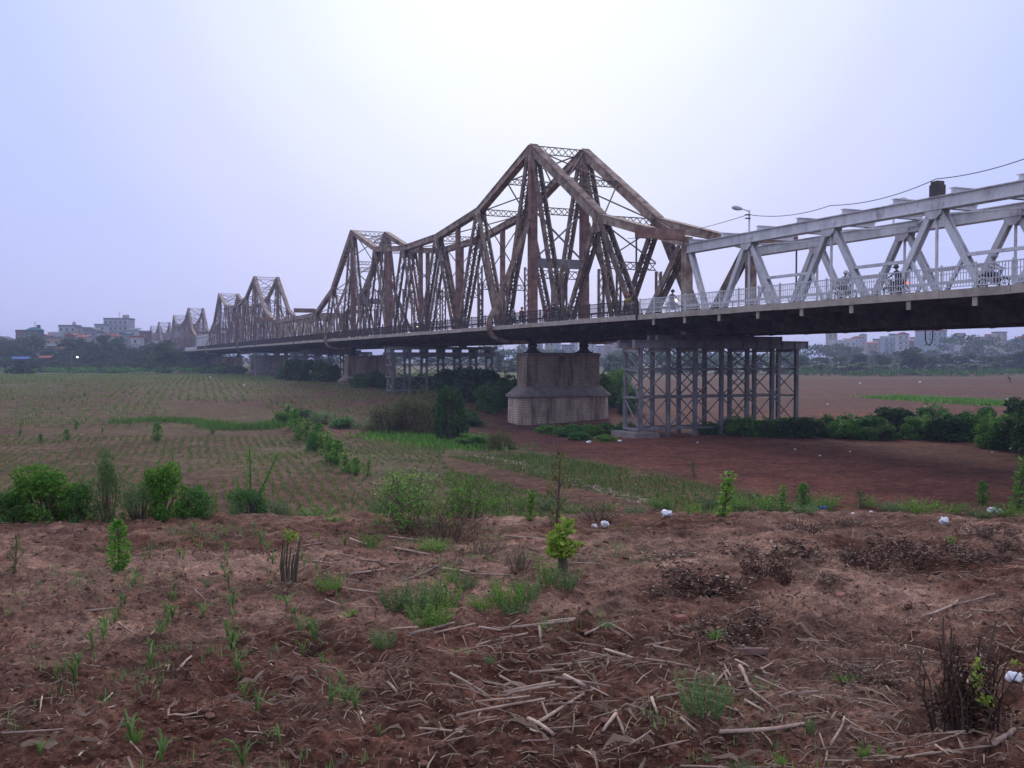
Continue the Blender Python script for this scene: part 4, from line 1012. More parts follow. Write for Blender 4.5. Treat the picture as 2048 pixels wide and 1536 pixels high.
# dead twiggy bush in the middle
dB1 = twig_meshes(31, 1.0, 0.5, 56, 1500, M['leaf_mid'], 0.048); dB2 = twig_meshes(32, 1.0, 0.5, 46, 520, M['leaf_olive'], 0.04); dB3 = twig_meshes(33, 1.0, 0.45, 50, 1100, M['leaf_fresh'], 0.055)
def twig(px, py, wp, hp, me, rz, label, group='half-dead twiggy bushes', name='twiggy_bush'):
    x, y, z = at(px, py); m = pxm(y); return place(name, me, (x, y, z), (wp * m, wp * m, hp * m), rz, label, 'bush', group, ('foliage', 'twigs'))
twig(830, 1056, 140, 120, dB1, 0.3, 'half-dead twiggy bush with olive leaves, left of the dark branched one')
twig(900, 1078, 110, 110, dB2, 1.1, 'brown dead twigs in front of the half-dead olive bush')
twig(940, 1040, 90, 110, dB1, 2.2, 'dark branched bush with a leafy top behind the brown dead twigs')
twig(815, 1006, 110, 90, dB3, 0.7, 'bright leafed twiggy bush behind the half-dead olive one')
twig(960, 1110, 80, 60, dB2, 1.9, 'low brown dead twigs between the twiggy bushes and the lime shrub')
twig(1040, 1140, 60, 80, dB2, 2.6, 'sparse dead stalks left of the lime green shrub')
twig(1190, 1044, 110, 55, dB2, 3.0, 'low dead brush behind the two small white scraps')
# lime green shrub on a cut stump
x, y, z = at(1124, 1152); m = pxm(y); ls = empty('lime_shrub', (x, y, z), 0, 'lime green leafy shrub sprouting from a short cut stump', 'shrub')
g = np.random.default_rng(40); bl = [(0, 0, 55 * m, 30 * m, 30 * m, 22 * m), (-6 * m, 0, 72 * m, 26 * m, 26 * m, 18 * m), (6 * m, 0, 92 * m, 20 * m, 20 * m, 16 * m), (12 * m, 0, 112 * m, 13 * m, 13 * m, 12 * m), (-14 * m, 0, 45 * m, 18 * m, 18 * m, 12 * m), (34 * m, 0, 62 * m, 12 * m, 10 * m, 6 * m)]
P, d = blob_points(bl, 520, g); V, F, c = leaves(P, 0.062, g, d, -0.1, 0.5); ob_np('foliage', V, F, M['leaf_lime'], ls, col=c)
mb = MB(); mb.tube([(0, 0, -0.1), (0.01, 0, 20 * m), (0, 0, 42 * m)], [0.05, 0.045, 0.04], 8); mb.build('stump', M['stub'], ls)
mb = MB()
for b in bl: mb.tube([(0, 0, 38 * m), (b[0], b[1], b[2])], [0.012, 0.005], 5)
mb.build('branches', M['twig'], ls)
# bundle of cut sticks with a yellow shoot
x, y, z = at(578, 1164); m = pxm(y); st = empty('cut_stick_clump', (x, y, z), 0, 'bundle of bare cut sticks with a yellow shoot on bare soil', 'shrub')
g = np.random.default_rng(41)
for i in range(9):
    a = i * 0.7; mb = MB(); mb.tube([(0.05 * math.cos(a), 0.05 * math.sin(a), -0.06), (0.075 * math.cos(a), 0.07 * math.sin(a), 0.14), (0.08 * math.cos(a) + 0.02, 0.07 * math.sin(a), g.uniform(0.2, 0.40))], [0.012, 0.01, 0.007], 6); mb.build('stick', M['stub'], st)
P = np.array([0.02, 0, 0.41]) + g.normal(size=(40, 3)) * 0.03; V, F, c = leaves(P, 0.05, g, None, 0.5); ob_np('shoot', V, F, M['leaf_lime'], st, col=c)
# dark shrub in the lower right corner
x, y, z = at(1925, 1452); cs = empty('corner_shrub', (x, y, z), 0, 'dark shrub of cut stems with a few lime leaves beside a pale cane', 'shrub'); cs.scale = (0.88, 0.88, 0.88)
g = np.random.default_rng(43)
for i in range(46):
    a = g.random() * 6.28; q = 0.15 * math.sqrt(g.random()); L = g.uniform(0.2, 0.5); bx, by = q * math.cos(a) * 1.3, q * math.sin(a)
    mb = MB(); mb.tube([(bx, by, -0.05), (bx * 1.2 + g.normal() * 0.03, by * 1.2 + g.normal() * 0.02, L * 0.5), (bx * 1.5 + g.normal() * 0.05, by * 1.4 + g.normal() * 0.03, L)], [0.007, 0.005, 0.003], 5); mb.build('stem', M['stub'] if i % 4 == 0 else M['twig_dark'], cs)
for bx, L in ((-0.12, 0.62), (-0.07, 0.56), (0.19, 0.60)):
    mb = MB(); mb.tube([(bx * 0.6, 0, -0.05), (bx * 0.8 + 0.012, 0.01, L * 0.35), (bx * 0.85 - 0.01, 0.01, L * 0.7), (bx, 0, L)], [0.012, 0.010, 0.008, 0.005], 7); mb.build('stem', M['twig'], cs)
P, d = blob_points([(0, 0, 0.08, 0.26, 0.2, 0.1), (0.03, 0, 0.2, 0.22, 0.16, 0.12), (0.1, 0, 0.05, 0.26, 0.2, 0.1), (-0.1, 0, 0.1, 0.14, 0.1, 0.1), (-0.08, 0, 0.36, 0.1, 0.08, 0.1), (0.1, 0, 0.34, 0.12, 0.1, 0.08)], 1500, g, 0.1); P[:, 2] = np.maximum(P[:, 2], 0.01); V, F, c = leaves(P, 0.032, g, d, 0.0); ob_np('withered_foliage', V, F, M['leaf_dead'], cs, col=c)
P, d = blob_points([(0.03, -0.12, 0.30, 0.04, 0.03, 0.14), (0.07, -0.14, 0.18, 0.05, 0.03, 0.05), (0.28, -0.05, 0.36, 0.04, 0.02, 0.03)], 70, g, 0.1); V, F, c = leaves(P, 0.035, g, d, 0.0); ob_np('foliage', V, F, M['leaf_lime'], cs, col=c)

# feathery weeds
fA = feather_meshes(51, 1.0, 0.42, 60, M['leaf_grey'], 0.085); fB = feather_meshes(52, 1.0, 0.5, 70, M['leaf_fresh'], 0.08); fC = feather_meshes(53, 1.0, 0.3, 26, M['leaf_fresh'], 0.1)
def weed(px, py, wp, hp, k, label, group='soft feathery weeds in the near plot', name='feathery_weed'):
    x, y, z = at(px, py); m = pxm(y); return place(name, (fA, fB, fC)[k], (x, y, z), (wp * m, wp * m, hp * m), px * 0.37, label, 'weed', group)
weed(1408, 1452, 120, 105, 0, 'upright grey-green feathery weed beside the pile of pale stalks')
for i, (px, py, wp, hp) in enumerate([(840, 1232, 95, 90), (885, 1215, 80, 70), (790, 1225, 70, 60), (860, 1252, 90, 60)]): weed(px, py, wp, hp, i % 2, 'soft green feathery weed in the biggest weed patch behind the stalks', 'weeds of the biggest feathery patch')
for i, (px, py, wp, hp) in enumerate([(1010, 1225, 80, 70), (1055, 1215, 70, 62), (960, 1222, 60, 36), (1030, 1235, 70, 40)]): weed(px, py, wp, hp, (i + 1) % 2, 'soft green feathery weed in the patch left of the lime shrub foot', 'weeds of the patch by the lime shrub')
for i, (px, py, wp, hp) in enumerate([(765, 1308, 60, 50), (660, 1188, 60, 42), (1095, 1185, 70, 70), (1130, 1195, 70, 50), (740, 1100, 40, 35), (900, 1175, 60, 45), (930, 1190, 60, 40), (870, 1110, 60, 34), (700, 1240, 50, 24), (980, 1350, 26, 20), (920, 1310, 40, 14), (1430, 1292, 60, 22), (1380, 1270, 30, 20), (1690, 1362, 50, 22), (1560, 1530, 50, 30), (1620, 1470, 26, 36), (1730, 1510, 30, 40), (1760, 1500, 20, 36), (1480, 1535, 50, 24), (270, 1490, 36, 32), (1900, 1090, 34, 26), (1210, 1260, 40, 20)]):
    weed(px, py, wp, hp, (0, 1, 2)[i % 3], 'small feathery weed scattered on the bare soil of the near plot', 'scattered small weeds of the near plot')
for i in range(26):                          # weedy strip along the edge of the near plot
    px = 560 + i * 58 + prnd.uniform(-20, 20); py = 1030 + prnd.uniform(-14, 6) + (10 if px < 760 else 0)
    weed(px, py, prnd.uniform(40, 80), prnd.uniform(18, 42), i % 3, 'ragged green weed on the weedy edge strip of the near plot', 'weeds along the edge strip')

# withered dark weeds on the right
wd1 = twig_meshes(61, 1.0, 0.5, 40, 420, M['leaf_dead'], 0.11, M['twig_dark']); wd2 = twig_meshes(62, 1.0, 0.5, 50, 480, M['leaf_dead'], 0.09, M['twig_dark'])
for i, (px, py, wp, hp) in enumerate([(1395, 1185, 110, 60), (1340, 1200, 80, 32), (1450, 1188, 90, 34), (1525, 1165, 70, 55), (1600, 1122, 100, 40), (1735, 1138, 90, 42), (1700, 1125, 60, 26), (1830, 1128, 100, 45), (1790, 1112, 80, 34), (1900, 1112, 110, 32), (1568, 1170, 26, 48), (1990, 1085, 90, 24), (1480, 1110, 80, 22), (1610, 1072, 60, 26), (2020, 1110, 60, 30), (1440, 1280, 110, 40), (1500, 1262, 80, 34), (1740, 1362, 110, 26), (1960, 1128, 80, 26), (1655, 1180, 60, 20), (1350, 1120, 70, 18), (1700, 1060, 50, 18)]):
    x, y, z = at(px, py); m = pxm(y); place('withered_weed', (wd1, wd2)[i % 2], (x, y, z), (wp * m * 1.1, wp * m * 1.1, hp * m * 1.25), i * 1.3, ('tall ragged' if hp > 38 else ('low matted' if hp < 27 else 'knee-low')) + ' withered brown weed clump on the dry dug-over soil', 'weed', 'withered weed clumps on the dry soil', ('foliage', 'twigs'))

# maize seedlings of the near plot in their rows
mz = [maize_mesh(70 + i) for i in range(7)]
seeds = [(440, 1052), (448, 1075), (452, 1100), (455, 1128), (458, 1165), (462, 1200), (466, 1222), (455, 1272), (462, 1300), (472, 1345), (488, 1392), (512, 1420), (385, 1062), (378, 1085), (360, 1120), (348, 1180), (352, 1205), (335, 1245), (322, 1258), (345, 1238), (250, 1208), (238, 1232), (210, 1262), (205, 1290), (185, 1300), (155, 1340), (150, 1360), (110, 1368), (510, 1058), (522, 1085), (535, 1115), (545, 1130), (560, 1205), (575, 1215), (590, 1228), (625, 1265), (598, 1278), (630, 1292), (606, 1310), (700, 1400), (690, 1420), (712, 1430), (760, 1470), (262, 1488), (320, 1285), (300, 1330), (575, 1085), (640, 1085), (820, 1090), (330, 1310), (405, 1240), (415, 1180), (690, 1090), (660, 1420), (560, 1490), (485, 1535), (322, 1520), (80, 1520), (300, 1120), (270, 1170), (400, 1110)]
RL = ['row beside the leaning leafy sapling', 'row left of the cut stick clump', 'row slanting past the cut stick clump', 'outer row left of the leaning sapling', 'short row behind the big weed patch']; rowlab = {}
for li, line in enumerate((((392, 1052), (352, 1180), (322, 1260), (290, 1340)), ((440, 1052), (456, 1160), (464, 1270), (490, 1395)), ((512, 1060), (560, 1200), (625, 1290), (715, 1430)), ((300, 1120), (245, 1215), (205, 1290), (120, 1370)), ((570, 1080), (640, 1160), (720, 1250)))):
    for (xa, ya), (xb_, yb) in zip(line, line[1:]):
        k_ = int((yb - ya) / 13)
        for q in range(k_): rowlab[len(seeds)] = RL[li]; seeds.append((xa + (xb_ - xa) * q / k_ + prnd.gauss(0, 5), ya + (yb - ya) * q / k_ + prnd.gauss(0, 4)))
nbig = 61
for i, (px, py) in enumerate(seeds):
    x, y, z = at(px, py + 3); o = link(bpy.data.objects.new('maize_seedling', mz[i % 7])); o.location = (x, y, z); s = prnd.uniform(0.42, 0.85) * (1 if i < nbig else 0.6); o.scale = (s * 0.85, s * 0.85, s); o.rotation_euler = (prnd.uniform(-.12, .12), prnd.uniform(-.12, .12), prnd.uniform(0, 6))
    tag(o, ('small green maize seedling in the ' + rowlab[i]) if i in rowlab else 'larger green maize seedling standing on the near bare plot', 'seedling', 'maize seedlings of the near plot')
# ------------------------------------------------------------------ bigger bushes round the bridge
UB = 'bushes growing round the bridge piers'
bigA = bush_meshes(101, M['leaf_dark'], 0.5, 0.5, 1.0, 26, 4200, 0.085, spikes=5); bigB = bush_meshes(102, M['leaf_hedge'], 0.5, 0.5, 1.0, 26, 4200, 0.075, spikes=6); bigC = bush_meshes(103, M['leaf_olive'], 0.5, 0.5, 1.0, 22, 3600, 0.07, spikes=24, asp=0.25, up=0.9)
bigD = bush_meshes(104, M['leaf_mid'], 0.5, 0.5, 1.0, 24, 3200, 0.07, spikes=6)
BIG = [bigA, bigB, bigC, bigD]
def big(px, py, wp, hp, k, rz, label, group=UB, name='bush', depth=None, dfac=0.8):
    x, y, z = at(px, py) if depth is None else ((px - 1024) / FPX * depth, depth, gz((px - 1024) / FPX * depth, depth))
    if depth is not None: hp = hp - 0 * py
    m = pxm(y); return place(name, BIG[k], (x, y, z - 0.1), (wp * m, wp * m * dfac, hp * m), rz, label, 'bush', group)
# tall dark small tree and straw-coloured grass bush left of the pier
big(902, 882, 66, 116, 0, 0.4, 'tall dark leafy bush standing alone before the double-beamed trestle', None, 'tall_bush')
big(835, 866, 150, 88, 2, 1.2, 'straw-coloured wispy bush left of the tall dark one', None, 'wispy_bush')
big(775, 864, 110, 62, 2, 2.4, 'low wispy olive bush left of the straw-coloured one', None, 'wispy_bush')
big(865, 862, 70, 60, 0, 2.9, 'dark bush between the straw-coloured bush and the tall dark one', None)
big(950, 892, 90, 30, 3, 0.3, 'low bright green bush at the foot of the tall dark one', None)
big(1000, 898, 80, 42, 2, 2.0, 'brownish scrub right of the low bright green bush', None)
for i, (px, dep, wp, hp, k) in enumerate([(960, 122, 110, 74, 0), (1010, 118, 90, 68, 1), (905, 132, 110, 60, 0), (860, 140, 110, 40, 1), (975, 112, 80, 58, 1), (780, 150, 90, 26, 0), (740, 158, 80, 34, 1), (722, 164, 40, 26, 0), (815, 146, 90, 34, 1), (1215, 118, 70, 74, 1), (1240, 126, 80, 76, 3), (1190, 124, 90, 56, 0), (1262, 112, 70, 52, 1), (930, 100, 90, 34, 1), (1035, 124, 90, 50, 0), (1130, 128, 120, 40, 0)]):
    big(px, 0, wp, hp, k, i * 1.1, ('near-black green', 'dark green', 'olive', 'bright green')[k] + ' bush in the thicket under the bridge around the stone pier', 'bushes of the thicket under the bridge', depth=dep)
for i, (px, dep, wp, hp, k) in enumerate([(592, 196, 56, 46, 0), (622, 190, 66, 44, 0), (648, 186, 56, 48, 1), (668, 184, 30, 38, 0), (567, 205, 36, 32, 1)]):
    big(px, 0, wp, hp, k, i * 1.3, 'dark bush in the thicket under the low brown span', 'bushes of the thicket under the low span', depth=dep)
# weeds at the foot of the pier
for i, (px, py, wp, hp) in enumerate([(1100, 868, 70, 22), (1140, 872, 80, 26), (1180, 872, 80, 28), (1220, 868, 70, 26), (1250, 862, 50, 22), (1160, 880, 70, 20), (1210, 882, 60, 16)]):
    big(px, py, wp, hp, (3, 1)[i % 2], i * 0.9, 'low green weed bush at the foot of the pale stone pier', 'weed bushes at the foot of the stone pier', 'weed_bush')
# long hedge on the right
hl = [(1440, 868, 90, 36), (1490, 872, 100, 44), (1540, 872, 90, 38), (1590, 874, 100, 44), (1640, 872, 100, 40), (1690, 876, 100, 44), (1740, 874, 100, 48), (1790, 872, 110, 62), (1760, 880, 90, 36), (1840, 878, 100, 50), (1870, 866, 110, 60), (1900, 882, 110, 60), (1950, 884, 110, 62), (1990, 896, 110, 74), (2030, 902, 110, 84), (2050, 880, 110, 90), (1960, 868, 90, 60), (1555, 862, 90, 30), (1700, 862, 90, 36), (2075, 915, 120, 90), (2110, 900, 120, 90)]
hl += [(1450 + 31 * q + 9 * math.sin(q * 2.3), 866 + 0.0016 * (31 * q) ** 1.45 + 6 * math.sin(q * 1.7), 46 + 22 * ((q * 7) % 3), 18 + 11 * ((q * 5) % 3)) for q in range(19)]
for i, (px, py, wp, hp) in enumerate(hl): big(px, py, wp, hp, (1, 3, 1, 0)[i % 4], i * 0.77, ('dense mid green bush', 'bright leafy bush', 'dense mid green bush', 'dark leafy bush')[i % 4] + ' in the long thicket bordering the red ploughed field', 'bushes of the long thicket by the red field', 'thicket_bush')
# green strip across the left field
g = np.random.default_rng(120); n = 9000
def strip_pts(pix, n, wid):
    q = [gp(a, b) for a, b in pix]; P = []
    L = [math.dist(a[:2], b[:2]) for a, b in zip(q, q[1:])]; k = g.choice(len(L), n, p=np.array(L) / sum(L)); t = g.random(n); q = np.array(q)
    P = q[k] + (q[k + 1] - q[k]) * t[:, None]; P[:, :2] += g.normal(size=(n, 2)) * wid; P[:, 2] = g_fine(P[:, 0], P[:, 1]); return P
def blades(P, h, w, lean=0.35):
    n = len(P); a = g.random(n) * 6.28; hh = h * (0.35 + 1.2 * g.random(n)) * (1 + 0.7 * fbm(P[:, 0] / 3.5, P[:, 1] / 3.5, 3)); d = np.stack([np.cos(a), np.sin(a), 0 * a], 1); s = np.stack([-d[:, 1], d[:, 0], 0 * a], 1)
    tip = P + d * (hh * lean * g.random(n))[:, None]; tip[:, 2] += hh
    V = np.stack([P - s * w, P + s * w, tip], 1).reshape(-1, 3); V[0::3, 2] -= 0.03; V[1::3, 2] -= 0.03
    F = np.arange(3 * n).reshape(-1, 3); c = np.repeat(g.random(n), 3)[:, None].repeat(3, 1); return V, F, c
P = strip_pts([(245, 846), (290, 842), (360, 843), (410, 846), (450, 858), (520, 858), (560, 850)], 5000, 0.8); V, F, c = blades(P, 0.36, 0.04); V[2::3, 2] += 0.2 * fbm(V[2::3, 0] / 1.5, V[2::3, 1] / 1.5, 3)
tag(ob_np('grass_strip', V, F, M['grass'], col=c), 'bright strip of tall grass across the left crop field', 'grass', kind='stuff')

# ---- crop rows of the fields
def rows(poly_fn, dirv, spacing, step, xr, yr, h, w, k=5, drop=0.25, seed=1):
    g2 = np.random.default_rng(seed); dx, dy = dirv; nx, ny = dy, -dx
    corners = [(x, y) for x in xr for y in yr]; ss = [x * dx + y * dy for x, y in corners]; tt = [x * nx + y * ny for x, y in corners]
    T = np.arange(min(tt), max(tt), spacing); S = np.arange(min(ss), max(ss), step); A, B = np.meshgrid(S, T); A = A + g2.normal(size=A.shape) * step * 0.25; B = B + g2.normal(size=B.shape) * 0.07 + 0.22 * fbm(A / 4.0, B / 4.0, 3)
    X = (A * dx + B * nx).ravel(); Y = (A * dy + B * ny).ravel(); m_ = poly_fn(X, Y) & (g2.random(len(X)) > drop + 1.5 * np.clip(fbm(X / 5, Y / 5, 4, 0.7) + 0.05, 0, 1)); X, Y = X[m_], Y[m_]
    X = np.repeat(X, k) + g2.normal(size=len(X) * k) * (0.05 + 0.12 * (spacing > 0.8)); Y = np.repeat(Y, k) + g2.normal(size=len(Y) * k) * (0.05 + 0.12 * (spacing > 0.8))
    return blades(np.stack([X, Y, g_fine(X, Y)], 1), h, w, 0.9)
def vis(X, Y): return np.abs(X) < 0.60 * Y + 3
def left_near(X, Y): d, s = path_dist(X, Y); return vis(X, Y) & (Y > 24) & (Y < 76) & (X < -2.2 - 0.085 * (Y - 38)) & (X > -0.75 * Y)
V, F, c = rows(left_near, ROW_A, 0.55, 0.30, (-60, 2), (24, 76), 0.14, 0.024, 6, 0.08)
tag(ob_np('crop_rows', V, F, M['crop'], col=c), 'rows of young green crop on the wide left field', 'crop', kind='stuff')
def left_far(X, Y): return vis(X, Y) & (Y > 84) & (Y < 285) & (X < -8 - 0.02 * Y) & ~((X > -0.33 * Y - 2) & (X < -0.30 * Y + 6) & (Y < 118))
V, F, c = rows(left_far, ROW_A, 1.1, 0.8, (-150, 0), (84, 290), 0.26, 0.07, 3, 0.15, 2)
tag(ob_np('crop_rows', V, F, M['crop'], col=c), 'rows of green crop on the far left field beyond the grass strip', 'crop', kind='stuff')
def strip_r(X, Y): d, s = path_dist(X, Y); return vis(X, Y) & (d > 1.3) & (d < 6.6) & (s > -0.2) & (s < 1.6) & (Y > 22) & (X > -2.4 - 0.085 * (Y - 38))
def strip_l(X, Y): d, s = path_dist(X, Y); return vis(X, Y) & (d < -1.2) & (d > -7.0) & (s > 0.10) & (s < 1.6) & (Y > 22)
dsg = path_dist(*gp(1250, 950)[:2])[0]
A_, B_ = (strip_r, strip_l)
V, F, c = rows(lambda X, Y: A_(X, Y) | B_(X, Y), ROW_B, 0.42, 0.22, (-16, 24), (22, 76), 0.15, 0.036, 6, 0.0, 3)
tag(ob_np('crop_rows', V, F, M['crop'], col=c), 'low leafy crop on both sides of the straw-littered path', 'crop', kind='stuff')
P = strip_pts([(770, 870), (850, 880), (900, 890), (980, 896)], 3500, 1.5); V, F, c = blades(P, 0.28, 0.07, 0.9)
tag(ob_np('ground_cover', V, F, M['leaf_mid'], col=c), 'low green ground cover in front of the wispy bushes', 'weeds', kind='stuff')
P = strip_pts([(1780, 796), (1850, 800), (1950, 806), (2060, 812)], 9000, 2.0); V, F, c = blades(P, 0.4, 0.11, 0.8)
tag(ob_np('ground_cover', V, F, M['leaf_mid'], col=c), 'green vegetable patch in the brown field beyond the long thicket', 'crop', kind='stuff')
# edge tufts on the bank of the near plot
P = strip_pts([(-40, 1044), (300, 1036), (560, 1030), (760, 1034)], 5200, 0.22); V, F, c = blades(P, 0.10, 0.006, 0.6)
tag(ob_np('bank_grass', V, F, M['grass'], col=c), 'short grass fringe along the edge of the near plot', 'grass', kind='stuff')
P = strip_pts([(1300, 1016), (1500, 1012), (1700, 1012), (2060, 1010)], 2600, 0.35); V, F, c = blades(P, 0.09, 0.007, 0.6)
tag(ob_np('bank_grass', V, F, M['grass'], col=c), 'thin weedy fringe between the dry soil and the red field', 'grass', kind='stuff')

# ------------------------------------------------------------------ distant trees
tm = [tree_meshes(200 + i, M['leaf_far'], 8, 3.2 + 0.4 * (i % 3), 34 + 4 * (i % 2), 3400, 0.46, 0.28, 0.02 + 0.05 * (i % 2)) for i in range(6)]
bm_ = [banana_meshes(220 + i) for i in range(3)]
def tree(px, hpx, wpx, dep, k, label, group, name='tree', base=None):
    m = pxm(dep); x = (px - 1024) * m; z = gz(x, dep); s = hpx * m / 8.0; r = wpx * m / 6.8
    return place(name, tm[k], (x, dep, z - 0.2), (r, r, s), px * 0.13, label, 'tree', group, ('crown', 'trunk'))
tree(335, 66, 80, 300, 2, 'dark round tree at the field edge in front of the far bridge piers', None)
tree(120, 28, 56, 290, 1, 'low dark round tree at the left field edge', None) if False else tree(38, 28, 56, 290, 1, 'low dark round tree at the left edge of the far field', None)
TL = 'trees along the far edge of the left field'
for i, (px, hp, wp, dep) in enumerate([(70, 30, 60, 330), (110, 24, 60, 325), (150, 22, 60, 320), (190, 20, 60, 315), (230, 24, 60, 310), (260, 22, 50, 330), (290, 36, 60, 340), (380, 26, 50, 320), (425, 22, 50, 300), (450, 24, 44, 290), (10, 30, 60, 340), (475, 18, 40, 285), (-30, 36, 70, 330)]):
    tree(px, hp, wp, dep, i % 6, 'low bushy tree in the row along the far edge of the left field', TL, 'bushy_tree')
TT = 'trees in front of the far town on the left'
for i, (px, hp, wp, dep) in enumerate([(15, 62, 70, 400), (45, 66, 60, 410), (72, 72, 64, 405), (140, 64, 70, 410), (170, 66, 70, 400), (205, 70, 70, 405), (240, 66, 66, 410), (270, 44, 50, 400), (100, 46, 60, 395), (-20, 60, 70, 400), (300, 56, 60, 400), (318, 48, 50, 390)]):
    tree(px, hp, wp, dep, (i + 2) % 6, 'hazy tree standing in front of the town houses across the left field', TT, 'hazy_tree')
tree(432, 90, 36, 470, 3, 'pale tree top rising behind the hazy trusses', None, 'hazy_tree')
tree(1828, 56, 92, 330, 2, 'broad dark round tree at the back of the right field', None)
TR = 'trees along the back of the right field'
for i, (px, hp, wp, dep) in enumerate([(1600, 38, 60, 360), (1640, 34, 60, 370), (1680, 36, 60, 365), (1720, 40, 60, 360), (1760, 40, 56, 350), (1890, 40, 60, 370), (1930, 42, 64, 375), (1970, 36, 60, 365), (2010, 40, 70, 370), (2050, 46, 70, 360), (1050, 40, 60, 330), (1000, 36, 60, 330), (1230, 44, 60, 330), (1260, 44, 60, 320), (1090, 26, 60, 340), (1150, 26, 60, 345), (1390, 44, 70, 350), (1450, 42, 70, 350), (1510, 40, 70, 350), (1330, 44, 70, 345), (1560, 42, 70, 350), (2090, 44, 70, 350)]):
    tree(px, hp, wp, dep, (i * 5) % 6, 'hazy tree in the row along the back of the right field', TR, 'hazy_tree')
for i, px in enumerate(list(range(1612, 1800, 15)) + list(range(1885, 2000, 17)) + [1010, 1030, 1235, 1250]):
    dep = 318 + 9 * math.sin(i * 2.1); m = pxm(dep); x = (px + 3 * math.sin(i)) * 1 ; x = (x - 1024) * m; s = 26 * m / 4.2 * (0.85 + 0.3 * ((i * 7) % 5) / 5)
    place('banana_plant', bm_[i % 3], (x, dep, gz(x, dep)), s, i, 'pale green banana plant in the row behind the right field', 'banana plant', 'banana plants behind the right field', ('crown', 'trunk'))
# far hazy woods that read as one mass
def wood(name, x0, x1, dep, h, nb, nl, label, seed, prof, small=0):
    g3 = np.random.default_rng(seed); bl = []
    for i in range(nb):
        px = x0 + (x1 - x0) * g3.random(); dd = dep * g3.uniform(0.97, 1.06); m = pxm(dd); x = (px - 1024) * m; hh = h * prof(px) * g3.uniform(0.25, 1.0); r = g3.uniform(2.5, 5.0) if not small else g3.uniform(1.0, 2.2); zg = gz(x, dd)
        bl.append((x, dd, zg + (0.3 if small else 0.0) + hh * 0.85, r, r, 1.8 if not small else 0.7))
    P, d = blob_points(bl, nl, g3, 0.3); P[:, 2] = np.maximum(P[:, 2], 1.5); V, F, c = leaves(P, 1.15 if not small else 0.5, g3, d, 0.2, 0.6)
    tag(ob_np(name, V, F, M['leaf_far'] if not small else M['leaf_hedge'], col=c), label, 'wood', kind='stuff')
wood('far_wood', -80, 440, 430, 10, 150, 17000, 'hazy wooded belt in front of the far town on the left', 301, lambda p: 0.9 + 0.1 * math.sin(p * 0.05))
wood('far_wood', 960, 2150, 520, 15.5, 380, 38000, 'hazy wooded belt in front of the far town on the right', 302, lambda p: 0.75 + 0.2 * math.sin(p * 0.02) + (0.45 if p > 1880 else 0))
wood('far_scrub', 1580, 2150, 306, 2.2, 150, 9000, 'low green scrub at the foot of the trees behind the right field', 305, lambda p: 0.8, 1.0)
wood('far_scrub', -60, 520, 296, 1.8, 130, 8000, 'low green scrub along the far edge of the left field', 306, lambda p: 0.8, 1.0)
wood('far_wood', 440, 980, 560, 9, 120, 12000, 'hazy wooded belt far behind the bridge', 303, lambda p: 0.8)
# ------------------------------------------------------------------ far town houses
def wallm(name, c):
    c = tuple(x * 0.85 for x in c); d = tuple(x * 0.75 for x in c); return noise_mat(name, [(0.3, d), (0.7, c)], scale=0.35, detail=6, rough=0.9)
WALL = {k: wallm(k + '_plaster', c) for k, c in {'white': (0.66, 0.66, 0.66), 'cream': (0.60, 0.52, 0.40), 'ochre': (0.58, 0.40, 0.20), 'grey': (0.36, 0.36, 0.38), 'pale grey': (0.52, 0.53, 0.55), 'pink': (0.52, 0.40, 0.37), 'pale blue': (0.48, 0.55, 0.62), 'brown': (0.25, 0.16, 0.13), 'dark teal': (0.10, 0.17, 0.18)}.items()}
ROOF = {k: noise_mat(k + '_roofing', [(0.3, tuple(x * 0.75 for x in c)), (0.7, c)], scale=0.8, rough=0.9) for k, c in {'red': (0.36, 0.12, 0.08), 'grey': (0.22, 0.22, 0.24), 'teal': (0.08, 0.19, 0.22), 'white': (0.6, 0.6, 0.62), 'brown': (0.2, 0.13, 0.11), 'blue': (0.10, 0.17, 0.42)}.items()}
M['pane'] = noise_mat('dark_window_glass', [(0.3, (0.03, 0.035, 0.05)), (0.7, (0.06, 0.07, 0.09))], rough=0.15, spec=0.5)
M['frame'] = noise_mat('window_frame_paint', [(0.3, (0.4, 0.4, 0.4)), (0.7, (0.5, 0.5, 0.5))], rough=0.6)
_wm = MB(); _wm.box(-0.5, 0.5, -0.03, 0.10, -0.65, 0.65); WPANE = _wm.mesh('pane', M['pane'])
_wm = MB()
for a in ((-0.62, 0.62, -0.10, 0.12, -0.79, -0.65), (-0.62, 0.62, -0.06, 0.12, 0.65, 0.76), (-0.62, -0.5, -0.06, 0.12, -0.65, 0.65), (0.5, 0.62, -0.06, 0.12, -0.65, 0.65), (-0.03, 0.03, -0.05, 0.1, -0.65, 0.65)): _wm.box(*a)
WFRAME = _wm.mesh('window', M['frame'])
